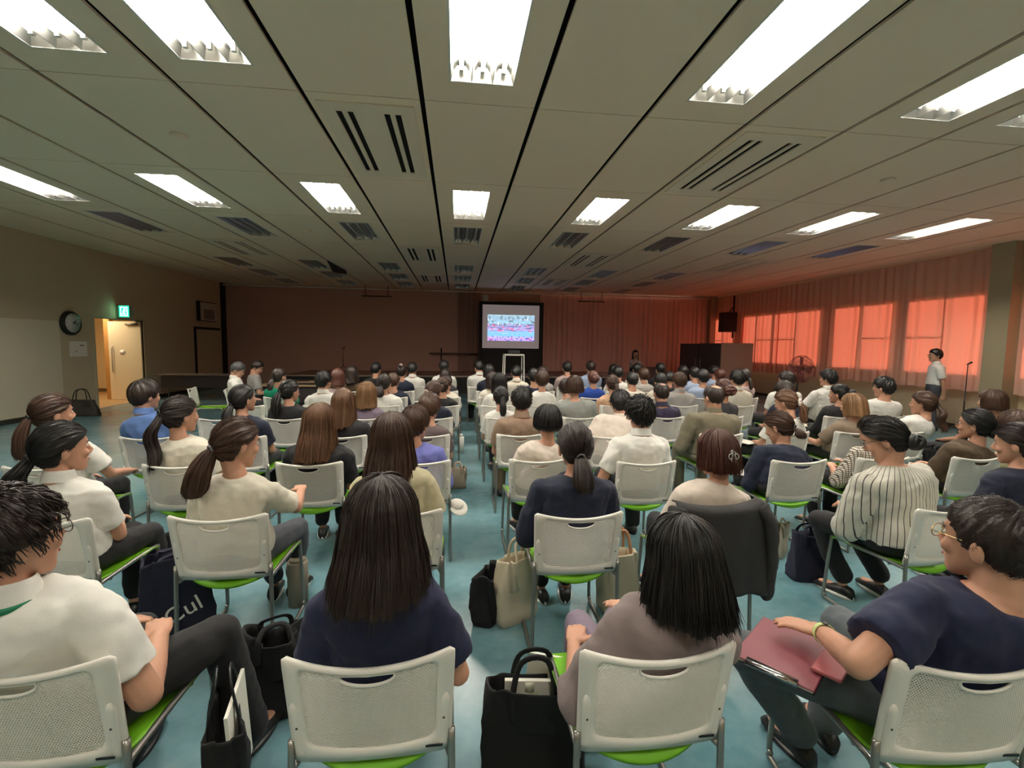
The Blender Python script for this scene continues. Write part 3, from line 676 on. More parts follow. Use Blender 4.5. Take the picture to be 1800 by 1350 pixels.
TOPC = {'white': (228, 225, 217), 'cream': (220, 213, 196), 'ivory': (216, 202, 188), 'navy': (22, 28, 60), 'black': (22, 21, 24), 'grey': (130, 118, 114), 'taupe': (136, 118, 100), 'blue': (92, 122, 178), 'lilac': (114, 118, 190), 'tan': (138, 114, 94),
        'olive': (116, 108, 88), 'purple': (50, 44, 68), 'teal': (0, 132, 96), 'green': (0, 140, 104), 'royal': (34, 72, 160), 'peach': (204, 164, 134), 'pink': (190, 166, 162), 'sky': (162, 178, 204), 'brown': (78, 62, 44), 'mauve': (122, 108, 124),
        'sand': (194, 184, 150), 'heather': (142, 144, 138), 'mocha': (96, 82, 82), 'deepblue': (16, 24, 46), 'palegrey': (160, 156, 152), 'jeans': (84, 90, 94), 'slate': (70, 72, 80), 'char': (52, 50, 52), 'lav': (132, 118, 116)}
def cloth(c):
    if c == 'stripe': return mat_wave('striped_cloth', (208, 204, 190), (70, 66, 66), 42, 'A', .14)
    if c == 'check': return mat_wave('checked_cloth', (222, 214, 198), (96, 84, 76), 60, 'X', .3, both=True)
    if c == 'finestripe': return mat_wave('fine_striped_cloth', (210, 205, 196), (90, 82, 80), 70, 'Z', .4)
    return mat('cloth_'+c, TOPC[c], .85, noise=.05, nscale=14, bump=.12, bscale=260, sheen=.04)

_clouds = bpy.data.textures.new('folds', 'CLOUDS'); _clouds.noise_scale = .11; _clouds.noise_depth = 2
_clouds2 = bpy.data.textures.new('creases', 'CLOUDS'); _clouds2.noise_scale = .05; _clouds2.noise_depth = 1
_marb = bpy.data.textures.new('wrinkles', 'MARBLE'); _marb.noise_scale = .16; _marb.turbulence = 9
def remesh(o, vox, smooth=3, folds=0.):
    m = o.modifiers.new('remesh', 'REMESH'); m.mode = 'VOXEL'; m.voxel_size = vox; m.use_smooth_shade = True
    if smooth: s = o.modifiers.new('smooth', 'SMOOTH'); s.factor = .6; s.iterations = smooth
    if folds:
        for tx, q in ((_clouds, folds), (_marb, folds*.75)):
            d = o.modifiers.new('folds', 'DISPLACE'); d.texture = tx; d.strength = q; d.mid_level = .5; d.texture_coords = 'GLOBAL'
        s = o.modifiers.new('smooth2', 'SMOOTH'); s.factor = .5; s.iterations = 1

def V3(*a): return np.array(a, float)
def norm(v): return v/(np.linalg.norm(v)+1e-9)
def rotz(a): c, s = math.cos(a), math.sin(a); return np.array([[c, -s, 0], [s, c, 0], [0, 0, 1.]])
def rotx(a): c, s = math.cos(a), math.sin(a); return np.array([[1, 0, 0], [0, c, -s], [0, s, c.real]])
def roty(a): c, s = math.cos(a), math.sin(a); return np.array([[c, 0, s], [0, 1, 0], [-s, 0, c]])
def limb(k, pts, rad, n=12):
    P = bez(pts, 4); t = np.linspace(0, len(rad)-1, len(P)); R = np.interp(t, range(len(rad)), rad)
    k.tube(P, R, n); k.ell(P[0], [R[0]]*3, nu=n, nv=8); k.ell(P[-1], [R[-1]]*3, nu=n, nv=8)
def ik(S, W, l1, l2, pole):
    d = W-S; L = np.linalg.norm(d); L2 = min(L, (l1+l2)*.995); dn = d/L
    a = (l1*l1-l2*l2+L2*L2)/(2*L2); h = math.sqrt(max(1e-6, l1*l1-a*a)); p = pole-dn*np.dot(pole, dn); return S+dn*a+norm(p)*h

HEADZ = [(-.118, .022, .078, .050), (-.108, .036, .084, .030), (-.09, .047, .086, .0), (-.065, .057, .088, -.045), (-.035, .064, .088, -.075), (0, .071, .090, -.090), (.035, .074, .092, -.097), (.065, .070, .084, -.093), (.088, .056, .064, -.078), (.105, .034, .034, -.052), (.113, .012, .006, -.022)]
def head_mesh(k, C, R, fem):
    th = np.linspace(0, 2*PI, 24, endpoint=False); rings = []
    for z, hw, yf, yb in HEADZ:
        m, hd = (yf+yb)/2, (yf-yb)/2; hw2 = hw*(1 if not fem else .96)
        c, s = np.cos(th), np.sin(th); e = .85
        rings.append(np.stack([hw2*np.sign(c)*np.abs(c)**e, m+hd*np.sign(s)*np.abs(s)**e, 0*th+z], -1)@R.T+C)
    k.loft(rings)
    q = lambda p: R@np.array(p, float)+C
    k.tube([q((0, .088, .018)), q((0, .102, -.012)), q((0, .112, -.030))], [.007, .010, .013], 8); k.ell(q((0, .098, -.036)), (.017, .014, .009), R, 10, 8)
    k.ell(q((0, .085, -.068)), (.024, .012, .010), R, 12, 8); k.ell(q((0, .080, -.098)), (.020, .014, .014), R, 12, 8)
    k.ell(q((0, .080, .028)), (.05, .014, .010), R, 12, 8)
    for s in (-1, 1):
        k.ell(q((s*.082, -.014, -.014)), (.011, .020, .033), R@rotx(-.15)@rotz(s*.35), 12, 8); k.ell(q((s*.04, .07, -.03)), (.022, .018, .022), R, 10, 8)
def hand(k, W, fwd, up, side, curl=.5, sc_=1.):
    """palm plus five fingers; fwd along the forearm, up = back of the hand, side +1 = right hand (thumb to the left)"""
    f = norm(fwd); u = norm(up-f*np.dot(up, f)); x = np.cross(f, u)   # x to the right of the hand
    R = np.stack([x, f, u], 1)
    k.ell(W+f*.045*sc_, (.038*sc_, .052*sc_, .014*sc_), R, 16, 10)
    k.tube([W-f*.02, W+f*.03*sc_], [.024*sc_, .03*sc_], 10, flat=.6)
    L = [.062, .074, .068, .052]
    for q in range(4):
        xo = (-.029+.0195*q)*side; b0 = W+x*xo*sc_+f*(.085-.006*abs(q-1.3))*sc_; l = (L[q])*sc_; a = 0; p = b0; P = [b0-f*.02*sc_, b0]
        for seg, fr in enumerate((.42, .33, .25)):
            a += curl*(.75 if seg else .45)*(1+.12*q); d = f*math.cos(a)-u*math.sin(a); p = p+d*l*fr; P.append(p)
        k.tube(np.array(P), [.0095*sc_, .0092*sc_, .0085*sc_, .0078*sc_, .0066*sc_], 8); k.ell(P[-1], [.0066*sc_]*3, nu=8, nv=6)
    t0 = W+f*.02*sc_-x*.028*sc_*side; d1 = norm(f*.75-x*.65*side-u*.25); d2 = norm(f*.95-x*.15*side-u*.35)
    k.tube([t0, t0+d1*.035*sc_, t0+d1*.035*sc_+d2*.028*sc_, t0+d1*.035*sc_+d2*.05*sc_], [.014*sc_, .0115*sc_, .010*sc_, .0075*sc_], 8)

# ---- hair
def strands(k, P, Wd, mi=0):
    """P (N,n,3) paths, Wd (N,n) half widths -> three sided tapering locks"""
    N, n = P.shape[:2]; T = np.gradient(P, axis=1); T /= np.linalg.norm(T, axis=2, keepdims=True)+1e-9
    ref = np.array([.31, .2, .93]); A = np.cross(T, ref); A /= np.linalg.norm(A, axis=2, keepdims=True)+1e-9; B = np.cross(T, A)
    rings = np.stack([P+Wd[..., None]*(math.cos(a)*A+math.sin(a)*B) for a in (0, 2.094, 4.189)], 2)   # N,n,3,3
    base = np.arange(N)[:, None, None]*(n*3); j = np.arange(n-1)[None, :, None]*3; i = np.arange(3)[None, None, :]; i2 = (i+1) % 3
    F = np.stack([base+j+i, base+j+i2, base+j+3+i2, base+j+3+i], -1).reshape(-1, 4)
    k.addnp(rings.reshape(-1, 3), F, mi)
def grooves(r, freqs, amps):
    ph = r.uniform(0, 2*PI, (len(freqs), 2))
    return lambda a, s=0: sum(am*np.sin(f*a+p[0]+1.7*np.sin(3*s+p[1])) for f, am, p in zip(freqs, amps, ph))
SC_C, SC_R = np.array([0, -.006, .018]), np.array([.080, .100, .103])
def scalp(d, off=0): return SC_C+d*(SC_R+np.asarray(off)[..., None] if np.ndim(off) else SC_R+off)
def hairline(az, style):
    a = np.abs(np.degrees(az))
    z = {'f': [.060, .054, .036, .010, -.002, -.075, -.112], 'fringe': [.030, .028, .018, -.020, -.045, -.070, -.095], 'm': [.058, .052, .030, -.012, -.010, -.050, -.082], 'mf': [.035, .033, .022, -.018, -.010, -.055, -.09]}[style]
    return np.interp(a, [0, 35, 58, 78, 100, 130, 180], z)
def pole_hair(k, q, T, line, off, r, lod, lump=0., nstr=0, strlen=.0, psi0=0., wid=.0013, liftk=1.):
    T = norm(np.array(T, float)); a = norm(np.cross(T, [1, 0, 0])); b = np.cross(T, a)
    nph, nps = (96, 22) if lod > 1 else ((56, 14) if lod else (32, 9))
    ph = np.linspace(0, 2*PI, nph, endpoint=False); ps = np.linspace(psi0, PI*.97, 90)
    D = np.cos(ps)[None, :, None]*T+np.sin(ps)[None, :, None]*(np.cos(ph)[:, None, None]*a+np.sin(ph)[:, None, None]*b)
    S = scalp(D); az = np.arctan2(S[..., 0], S[..., 1]); ok = S[..., 2] > hairline(az, line)
    first = np.where((~ok).any(1), (~ok).argmax(1), len(ps)-1); pmax = ps[np.maximum(first, 3)]
    pmax = (pmax+np.roll(pmax, 1)+np.roll(pmax, -1))/3
    g = grooves(r, [9, 17, 31, 47, 71], [.0016, .0021, .0018, .0016, .0012]); lp = r.uniform(0, 6.28, 6)
    t = np.linspace(0, 1, nps); rings = []
    def surf(phv, psv, extra=0.):
        d = np.cos(psv)[..., None]*T+np.sin(psv)[..., None]*(np.cos(phv)[..., None]*a+np.sin(phv)[..., None]*b)
        o = off+extra+g(phv, psv)*np.clip(psv*2.5, 0, 1)
        if lump: o = o+lump*(.5+.5*np.sin(7*phv+5*psv+lp[0])*np.sin(9*psv+3*phv+lp[1])+.4*np.sin(15*phv+lp[2]+4*np.sin(6*psv)))
        return scalp(d, o)
    for s in t:
        rings.append(surf(ph, psi0+(pmax-psi0)*s, -min(off*.6, .008)*max(0, (s-.72)/.28)**2))
    rings.append(surf(ph, pmax*1.0, -off-.010)); rings.append(surf(ph, psi0+(pmax-psi0)*.8, -off-.022))
    rings = np.array(rings)
    if psi0 == 0: k.loft([q(x) for x in rings], cap=True)
    else: k.loft([q(x) for x in [surf(ph, 0*ph+psi0, -off-.012)]+list(rings)], cap=True)
    if nstr:
        P0 = r.uniform(0, 2*PI, nstr); pm = np.interp(P0, ph, pmax, period=2*PI); n = 8; s = np.linspace(0, 1, n)
        if strlen:   # short locks, tips slightly lifted
            st = r.uniform(.02, 1, nstr)*np.maximum(pm-.15, .1); ln = strlen*r.uniform(.6, 1.2, nstr)
            psv = psi0+st[:, None]+ln[:, None]*s; psv = np.minimum(psv, pm[:, None]*1.02) if liftk < 1 else psv; lift = .0015+.010*liftk*s**1.6*r.uniform(.2, 1, nstr)[:, None]; phv = P0[:, None]+r.uniform(-.13, .13, nstr)[:, None]*s
        else:
            psv = np.maximum(pm[:, None]*(r.uniform(.8, 1.0, nstr)[:, None])*(1-s), .03); phv = P0[:, None]+0*s; lift = .0012+.0012*np.sin(PI*s)+0*psv
        P = surf(phv, psv, lift); Wd = wid*np.sin(PI*np.clip(s*.9+.1, 0, 1))**.6+0*psv
        strands(k, q(P.reshape(-1, 3)).reshape(P.shape), Wd)
def long_hair(k, q, qh, L, r, lod, flare=.0, part=.0, bangs=.035, nstr=0, curl=0., wavy=0., open_=58., narrow=1., backy=.0):
    """hair falling from the crown; q = head transform, qh = yaw-only transform for the hanging part; azimuth 0 = face"""
    na, ns = (110, 44) if lod > 1 else ((60, 26) if lod else (36, 16))
    az = np.linspace(-PI, PI, na, endpoint=False); g = grooves(r, [11, 23, 37, 61, 89], [.0022, .0030, .0024, .0018, .0014]); g2 = grooves(r, [7, 19, 41], [.010, .010, .012])
    def zend(a_):
        ad = np.abs(np.degrees(a_)); t = np.clip((ad-open_)/10., 0, 1); t = t*t*(3-2*t)
        return bangs*(1-t)+(-L+g2(a_)*min(1, L*2.5))*t
    def surf(a_, s, extra=0.):
        """s 0..1 measured along the whole path (quarter arc then drop)"""
        ze = zend(a_); arc = .135; z0 = np.maximum(ze, 0); total = arc+np.maximum(-ze, 0)
        d = s*total; pol = np.clip(d/arc, 0, 1)*PI/2
        polmax = np.arccos(np.clip(np.maximum(ze, 0)/(SC_R[2]+.014), 0, 1)); pol = np.where(ze > 0, s*polmax, pol)
        dz = np.where(ze > 0, 0, np.maximum(d-arc, 0)); h = dz/.3
        cs, sn = np.sin(a_), np.cos(a_)      # x, y direction
        off = .014+extra+g(a_, s)*np.clip(s*3, 0, 1)
        rx, ry = SC_R[0]+off+.004, np.where(sn < 0, SC_R[1]+off+.004, SC_R[1]+off-.004)
        bulge = 1+.05*np.sin(np.clip(h, 0, 1)*PI)+flare*h-(1-narrow)*np.clip(h, 0, 1.2)-curl*np.clip((s-.8)/.2, 0, 1)**2
        x = cs*np.sin(pol)*rx*bulge; y = sn*np.sin(pol)*ry*np.where(sn < 0, bulge, 1)
        if wavy: x = x+wavy*np.sin(dz*34+3*a_)*np.clip(h*3, 0, 1); y = y+wavy*np.sin(dz*31+5*a_+1)*np.clip(h*3, 0, 1)
        y = y-np.clip(dz-.06, 0, 1)*backy*np.clip(-sn+.3, 0, 1)
        z = np.cos(pol)*(SC_R[2]+off)-dz
        return np.stack([x, y, z], -1)+SC_C, dz
    def xf(P, dz):
        P2 = P.reshape(-1, 3); A_ = q(P2); B_ = qh(P2); wgt = np.clip(np.broadcast_to(dz, P.shape[:-1]).reshape(-1)/.12, 0, 1)[:, None]
        return (A_*(1-wgt)+B_*wgt).reshape(P.shape)
    rings = [xf(*surf(az, s)) for s in np.r_[.0, np.linspace(.04, 1, ns)]]
    P, dz = surf(az, 1.0); inn = P.copy(); c = np.array([0, -.01]); inn[:, :2] = c+(inn[:, :2]-c)*.72; inn[:, 2] += .012; rings.append(xf(inn, dz))
    P, dz = surf(az, .55); P[:, :2] = c+(P[:, :2]-c)*.72; rings.append(xf(P, dz))
    k.loft(rings, cap=True)
    if nstr:
        a0 = r.uniform(-PI, PI, nstr); n = 14; s = np.linspace(0, 1, n)[None, :]*r.uniform(.9, 1.09, nstr)[:, None]; s0 = r.uniform(0, .35, nstr)[:, None]; s = s0+(s-s0*s)*1
        ad = np.degrees(np.abs(a0)); keep = (ad > open_+8) | (r.uniform(0, 1, nstr) < .25); a0, s = a0[keep], s[keep]; m = len(a0)
        drift = r.uniform(-.05, .05, m)[:, None]*s**2
        P, dz = surf(a0[:, None]+drift, s, (.001+.0035*s**3*r.uniform(0, 1, m)[:, None])); P = P+np.stack([r.normal(0, .006, m)[:, None]*s**4, -np.abs(r.normal(0, .006, m))[:, None]*s**4, 0*s], -1)
        Wd = .0016*np.clip((1.02*s.max(1, keepdims=True)-s)/.25, 0.08, 1)*np.clip((s-s0[keep])/.04, 0, 1)
        strands(k, xf(P, dz), Wd)
def tail(k, q, qh, T, L, rad, r, lod, swing=(0, 0), nstr=0, curly=0.):
    t0 = q(scalp(norm(np.array(T, float)), .012)[None])[0]; o = q(scalp(norm(np.array(T, float)), .045)[None])[0]; d = norm(o-t0)
    n = 16; t = np.linspace(0, 1, n); C = t0+np.outer(np.sin(np.clip(t*3, 0, PI/2))*.045, d)+np.outer(t**1.15*L, [0, 0, -1])+np.outer(t**1.5, [swing[0], swing[1], 0])
    if curly: C = C+np.stack([curly*np.sin(t*9), curly*np.cos(t*9), 0*t], -1)
    R = rad*np.interp(t, [0, .08, .3, .6, .85, 1], [.40, .62, .86, 1.02, .98, .55])
    nr = 40 if lod > 1 else (24 if lod else 12); g = grooves(r, [5, 9, 15, 19], [.06, .09, .09, .06]); th = np.linspace(0, 2*PI, nr, endpoint=False); rings = []
    for i in range(n):
        rr_ = R[i]*(1+g(th, t[i])); rings.append(C[i]+np.stack([rr_*np.cos(th), rr_*np.sin(th)*.75, 0*th], -1))
    k.loft(rings)
    if nstr:
        a0 = r.uniform(0, 2*PI, nstr); rf = r.uniform(.6, 1.05, nstr); ln = r.uniform(.75, 1.1, nstr); m = 12; s = np.linspace(0, 1, m)[None, :]*ln[:, None]
        Ci = np.stack([np.interp(s.ravel(), t, C[:, j], right=None).reshape(s.shape) for j in range(3)], -1); ex = np.clip(s-1, 0, 1)*L; Ci[..., 2] -= ex
        Ri = np.interp(s, t, R)+.012*s**3*r.uniform(0, 1, nstr)[:, None]
        P = Ci+np.stack([Ri*rf[:, None]*np.cos(a0)[:, None]*1.04, Ri*rf[:, None]*np.sin(a0)[:, None]*.8, 0*s], -1)
        strands(k, P, .0016*np.clip((1.03*ln[:, None]-s)/.3, .06, 1)+0*s)
    return t0, d
def bun(k, q, T, rad, r, lod, off=.03):
    c = q(scalp(norm(np.array(T, float)), off)[None])[0]
    nu, nv = (28, 18) if lod else (14, 8); k.ell(c, (rad*1.05, rad*.85, rad), None, nu, nv)
    for j in range(9 if lod else 4):
        ax = norm(r.normal(0, 1, 3)); b_ = norm(np.cross(ax, [.3, .5, .8])); c_ = np.cross(ax, b_); th = np.linspace(0, r.uniform(3, 5.5), 16)
        k.tube(c+rad*.93*(np.cos(th)[:, None]*b_+np.sin(th)[:, None]*c_), rad*.22*np.sin(np.linspace(.3, 2.9, 16)), 7)
    return c

ROWY = {1: 1.25, 2: 2.38, 3: 3.42, 4: 4.42, 5: 5.47, 6: 6.57, 7: 7.60, 8: 8.62, 9: 9.5}
def person(X, Y, Z, desc, hair='short', hc='black', top='white', kind='tee', bottom='black', sex='f', head=None, pitch=0., body=0., root=None, wr=None, wl=None, glasses=None,
           face=False, lab=None, stand=False, sleeves='short', band=None, clip=None, legs=None, seed=0, hp=None, scale=1., bald=False, feet=True, collar=None, mask=False, handrot=None, lap=.60, pole=None, group='seated audience'):
    """X,Y,Z = top of the head in the room"""
    lod = 2 if Y < 3.9 else (1 if Y < 7 else 0); hp = hp or {}
    r = np.random.default_rng(int(abs(X*1000)+Y*77+seed)); bz = math.radians(body)
    rx, ry = root if root else (X, Y-.15)
    t = empty('person', (rx, ry, 0), bz, lab or ('person seated in '+desc), 'person', None if stand or group is None else group)
    Ri = rotz(-bz); H = Ri@V3(X-rx, Y-ry, 0); fem = sex == 'f'
    hy = math.radians(head if head is not None else -math.degrees(math.atan2(1.8-X, 17.6-Y))*.8)-bz
    Rh = rotz(hy)@rotx(math.radians(pitch)); Rh0 = rotz(hy)
    hs = 1.08 if fem else 1.09
    C = V3(H[0], H[1], Z-.145)
    q = lambda P: np.asarray(P)@Rh.T*hs+C; qh = lambda P: np.asarray(P)@Rh0.T*hs+C
    N = C+Rh0@V3(0, -.035, -.158); N[0] = C[0]*.9+.1*N[0]
    if pitch < -10: N = N+Rh0@V3(0, -.03, .01)
    if stand: PV = V3(0, -.02, .95); N = C+Rh0@V3(0, -.035, -.17)
    else: PV = V3(.0+.25*N[0], .205+.12*max(0, scale-1), .53); N[1] += .05*max(0, scale-1)
    sw = (.160 if fem else .182)*scale
    sp = bez([PV, PV*.5+N*.5+V3(0, .0 if not stand else -.015, 0), N], 8); n = len(sp)
    tt = np.linspace(0, 1, n); fx = [0, .15, .38, .58, .76, .88, .95, 1.0]
    wf = np.array([.172, .170, .148, .156, .172, .170, .122, .072] if fem else [.17, .168, .160, .172, .192, .192, .140, .086])*scale
    df = np.array([.122, .125, .112, .114, .112, .098, .078, .062] if fem else [.122, .128, .126, .124, .120, .108, .094, .082])*scale
    dN = N-PV; twist = norm(V3(1, 0, 0)); th = np.linspace(0, 2*PI, 28, endpoint=False)
    def torso(k, sc2=1., w2=1.):
        rings = []; T = np.gradient(sp, axis=0)
        for i in range(n):
            tz = norm(T[i]); xa = norm(twist-tz*np.dot(twist, tz)); ya = np.cross(tz, xa)
            a_, b_ = np.interp(tt[i], fx, wf)*sc2*w2, np.interp(tt[i], fx, df)*sc2; c, s = np.cos(th), np.sin(th); e = .8
            rings.append(sp[i]+a_*(np.sign(c)*np.abs(c)**e)[:, None]*xa+b_*(np.sign(s)*np.abs(s)**e)[:, None]*ya)
        k.loft(rings); return rings
    tn = norm(dN); SH = N-tn*.085
    xa = norm(twist-tn*np.dot(twist, tn))
    S = {s: SH+xa*s*sw+V3(0, .005, -.012) for s in (-1, 1)}
    l1, l2 = (.27, .235) if fem else (.29, .25)
    l1 *= scale**.3
    if stand: Wd = {s: V3(s*.24, .03, Z-.98) for s in (-1, 1)}
    else: Wd = {s: V3(s*.085+.2*N[0], .44+.15*max(0, N[1]-.1), lap) for s in (-1, 1)}
    if wr is not None: Wd[1] = V3(*wr)
    if wl is not None: Wd[-1] = V3(*wl)
    E = {s: ik(S[s], Wd[s], l1, l2, V3(s*.5, -.35, -.75) if pole is None else V3(s*pole[0], pole[1], pole[2])) for s in (-1, 1)}
    for s in (-1, 1):
        dd = Wd[s]-E[s]; Wd[s] = E[s]+norm(dd)*l2
    # ---- body: one continuous surface
    k = MB(); head_mesh(k, C, Rh*hs, fem); nr_ = .050 if fem else .060
    k.tube(bez([sp[int(n*.8)], N+V3(0, 0, .005), q(V3(0, -.025, -.06)[None])[0], q(V3(0, -.02, 0)[None])[0]], 4), [nr_*1.15]*5+[nr_]*8, 16)
    torso(k, .80, .86)
    ar = (.041, .037, .037, .033, .023) if fem else (.05, .045, .044, .039, .028)
    for s in (-1, 1):
        k.ell(S[s], [ar[0]*1.05]*3); limb(k, [S[s], (S[s]+E[s])/2, E[s]], ar[:3]); limb(k, [E[s], E[s]*.55+Wd[s]*.45, Wd[s]], (ar[2]*.92, ar[3], ar[4]))
        fw = norm(Wd[s]-E[s]); cr = .55
        if not stand: fw = norm(fw+V3(-s*.25, .15, 0)*1.0)
        if handrot and s in handrot: fw = norm(V3(*handrot[s][0])); cr = handrot[s][1]
        hand(k, Wd[s], fw, V3(0, 0, 1) if not stand else V3(s*1., 0, 0.1), s, cr, .95 if fem else 1.06)
    # legs
    if stand:
        KN = {s: V3(s*.09, .02, .50) for s in (-1, 1)}; AN = {s: V3(s*.10, -.03, .09) for s in (-1, 1)}; HPp = {s: V3(s*.09, -.02, .90) for s in (-1, 1)}
    else:
        KN = {s: V3(s*(.085 if fem else .13)+.1*N[0], .62 if fem else .66, .485 if fem else .51) for s in (-1, 1)}; AN = {s: V3(s*(.08 if fem else .14), .60, .09) for s in (-1, 1)}; HPp = {s: PV+V3(s*.085, .0, -.01) for s in (-1, 1)}
    if legs:
        for s in (-1, 1):
            if s in legs: KN[s], AN[s] = V3(*legs[s][0]), V3(*legs[s][1])
    for s in (-1, 1):
        limb(k, [HPp[s], (HPp[s]+KN[s])/2, KN[s]], (.07, .062, .046)); limb(k, [KN[s], KN[s]*.6+AN[s]*.4+V3(0, -.012, 0), AN[s]], (.044, .046, .030))
        fd = norm(V3(s*.2, 1, 0)) ; k.ell(AN[s]+fd*.06+V3(0, 0, -.05), (.034, .10, .028), np.stack([np.cross(fd, [0, 0, 1]), fd, V3(0, 0, 1)], 1))
    bd = k.build('body', M_SKIN, t); remesh(bd, .0062 if lod > 1 else (.010 if lod else .014), 2)
    # ---- shirt
    k = MB(); torso(k, 1.03); ss = (.066 if fem else .074)*scale
    for s in (-1, 1):
        k.ell(S[s]-xa*s*.012, (ss*.98, ss*.95, ss*.92))
        if sleeves == 'none': pass
        elif sleeves == 'long': limb(k, [S[s], (S[s]+E[s])/2, E[s]], (ss*.93, ss*.86, ss*.8)); limb(k, [E[s], (E[s]+Wd[s])/2, Wd[s]-norm(Wd[s]-E[s])*.02], (ss*.8, ss*.68, ss*.55))
        else:
            fr = {'short': .72, 'cap': .45, 'half': 1.0}[sleeves]; e = S[s]+(E[s]-S[s])*fr; fl = 1.08 if kind in ('tee', 'blouse') else .98
            if sleeves == 'half': limb(k, [S[s], (S[s]+E[s])/2, E[s]], (ss*.95, ss*.98, ss*.92)); k.tube([E[s], E[s]+(Wd[s]-E[s])*.25], [ss*.92, ss*.88], 16)
            else: k.tube([S[s], S[s]+(e-S[s])*.5, e], [ss*.93, ss*1.0, ss*fl], 18)
    if not stand: k.ell(PV+V3(0, .015, .02), (wf[0]*1.02, .135*scale, .085))
    sh = k.build('shirt', cloth(top), t); remesh(sh, .0085 if lod > 1 else (.012 if lod else .017), 3, (.017 if lod > 1 else .014) if lod else .008)
    T = norm(N-sp[-4])
    if kind in ('shirt', 'polo') or collar:
        k = MB(); ra = .062 if fem else .072
        a_ = np.linspace(0, 2*PI, 24, endpoint=False); ck = np.cos(a_-PI/2)  # 1 at the back
        def cr_(rad, dz): return np.stack([rad*np.cos(a_), rad*.95*np.sin(a_)+.004, dz+.012*(.5-.5*np.sin(a_))], -1)@rotz(hy*.3).T+N+V3(0, 0, .014)
        k.loft([cr_(ra*1.2, -.022), cr_(ra*1.04, .018), cr_(ra*.97, .035), cr_(ra*.90, .034), cr_(ra*.92, .01), cr_(ra*1.0, -.022), cr_(ra*1.2, -.022)], cap=False)
        k.build('collar', cloth(collar or top), t)
    # ---- trousers
    k = MB()
    k.ell(PV+V3(0, 0, -.015), (.180*scale, .150, .10)) if not stand else k.ell(PV+V3(0, 0, -.03), (.165, .125, .13))
    w1 = 1.0 if fem else 1.14
    for s in (-1, 1):
        limb(k, [HPp[s], (HPp[s]+KN[s])/2, KN[s]], (.092*w1, .080*w1, .064*w1)); limb(k, [KN[s], KN[s]*.5+AN[s]*.5, AN[s]+V3(0, 0, .055 if fem else .01)], (.063*w1, .062*w1, .056*w1))
        if stand: k.tube([KN[s], AN[s]+V3(0, .01, -.03)], [.075, .085], 16)
    tr = k.build('trousers', cloth(bottom), t); remesh(tr, .0095 if lod > 1 else .016, 3, .010 if lod > 1 else 0)
    if feet and (lod > 0 or stand):
        for s in (-1, 1):
            fd = norm(V3(s*.2, 1, 0)); Rf = np.stack([np.cross(fd, [0, 0, 1]), fd, V3(0, 0, 1)], 1); fc = AN[s]*V3(1, 1, 0)
            k = MB(); rings = []
            for yy, hw, h in ((-.075, .020, .035), (-.06, .034, .07), (-.02, .038, .082), (.04, .041, .066), (.10, .047, .050), (.15, .043, .038), (.178, .024, .025)):
                a_ = np.linspace(0, 2*PI, 16, endpoint=False); rings.append((np.stack([hw*np.cos(a_), 0*a_+yy, .006+h/2+h/2*np.sin(a_)], -1))@Rf.T+fc)
            k.loft(rings); so = k.build('shoe', M_BLACK if legs is None or 'shoe' not in legs else legs['shoe'], t)
            k = MB(); k.loft([(np.stack([wd*np.cos(a_)*1.0, .05+.128*np.sin(a_), 0*a_+z], -1))@Rf.T+fc for wd, z in ((.044, .001), (.048, .012), (.044, .022))]); k.build('sole', M_WHITE if lod > 1 and fem else M_BLACK, so)
    # ---- hair
    k = MB(); hm = hair_mat(hc); st = hair; extra = []
    ns = {2: (900 if Y < 1.8 else 650), 1: 160, 0: 0}[lod]
    if st == 'long':
        p_ = dict(L=.34, flare=.02, backy=.12); p_.update(hp); L = p_.pop('L'); long_hair(k, q, qh, L, r, lod, nstr=int(ns*1.3), **p_)
    elif st == 'bob':
        p_ = dict(L=.10, flare=.0, curl=.12, bangs=.02); p_.update(hp); L = p_.pop('L'); long_hair(k, q, qh, L, r, lod, nstr=ns, **p_)
    elif st in ('pony', 'bun', 'clip'):
        Tt = hp.get('T', (0, -.93, -.25)); pole_hair(k, q, Tt, hp.get('line', 'f'), .011, r, lod, 0, ns//2)
        if st == 'pony':
            t0, d = tail(k, q, qh, Tt, hp.get('L', .24), hp.get('r', .034), r, lod, hp.get('swing', (0, -.02)), ns//2, hp.get('curly', 0.))
            extra.append(('hair_tie', t0, d, .020, M_BLACK if hp.get('tie') is None else hp['tie']))
        elif st == 'bun': bc = bun(k, q, Tt, hp.get('r', .045), r, lod)
        else: bc = bun(k, q, Tt, hp.get('r', .06), r, lod, .012)
    elif st == 'bowl': pole_hair(k, q, (0, -.35, .94), 'mf', .019, r, lod, .002, ns//2)
    elif st == 'short': pole_hair(k, q, (.05, -.45, .89), hp.get('line', 'm'), .012, r, lod, hp.get('lump', .007), ns, .5, wid=.0022)
    elif st == 'shorthair_f': pole_hair(k, q, (.0, -.3, .95), 'fringe', .017, r, lod, .005, ns//2, .6, wid=.002)
    elif st == 'crop': pole_hair(k, q, (.0, -.45, .89), 'm', .009, r, lod, .0, ns*2, .10, wid=.0008, liftk=.25)
    elif st == 'bald': pole_hair(k, q, (.0, -.30, .95), 'm', .005, r, lod, .002, ns//2, .25, psi0=hp.get('psi', .62), wid=.0012)
    ho = k.build('hair', hm, t)
    for nm, c0, d, rad, m_ in extra:
        kk = MB(); a_ = np.linspace(0, 2*PI, 17); e1 = norm(np.cross(d, [1, .2, .1])); e2 = np.cross(d, e1)
        kk.tube(c0+d*.006+rad*(np.cos(a_)[:, None]*e1+np.sin(a_)[:, None]*e2), .006, 8); kk.build(nm, m_, t)
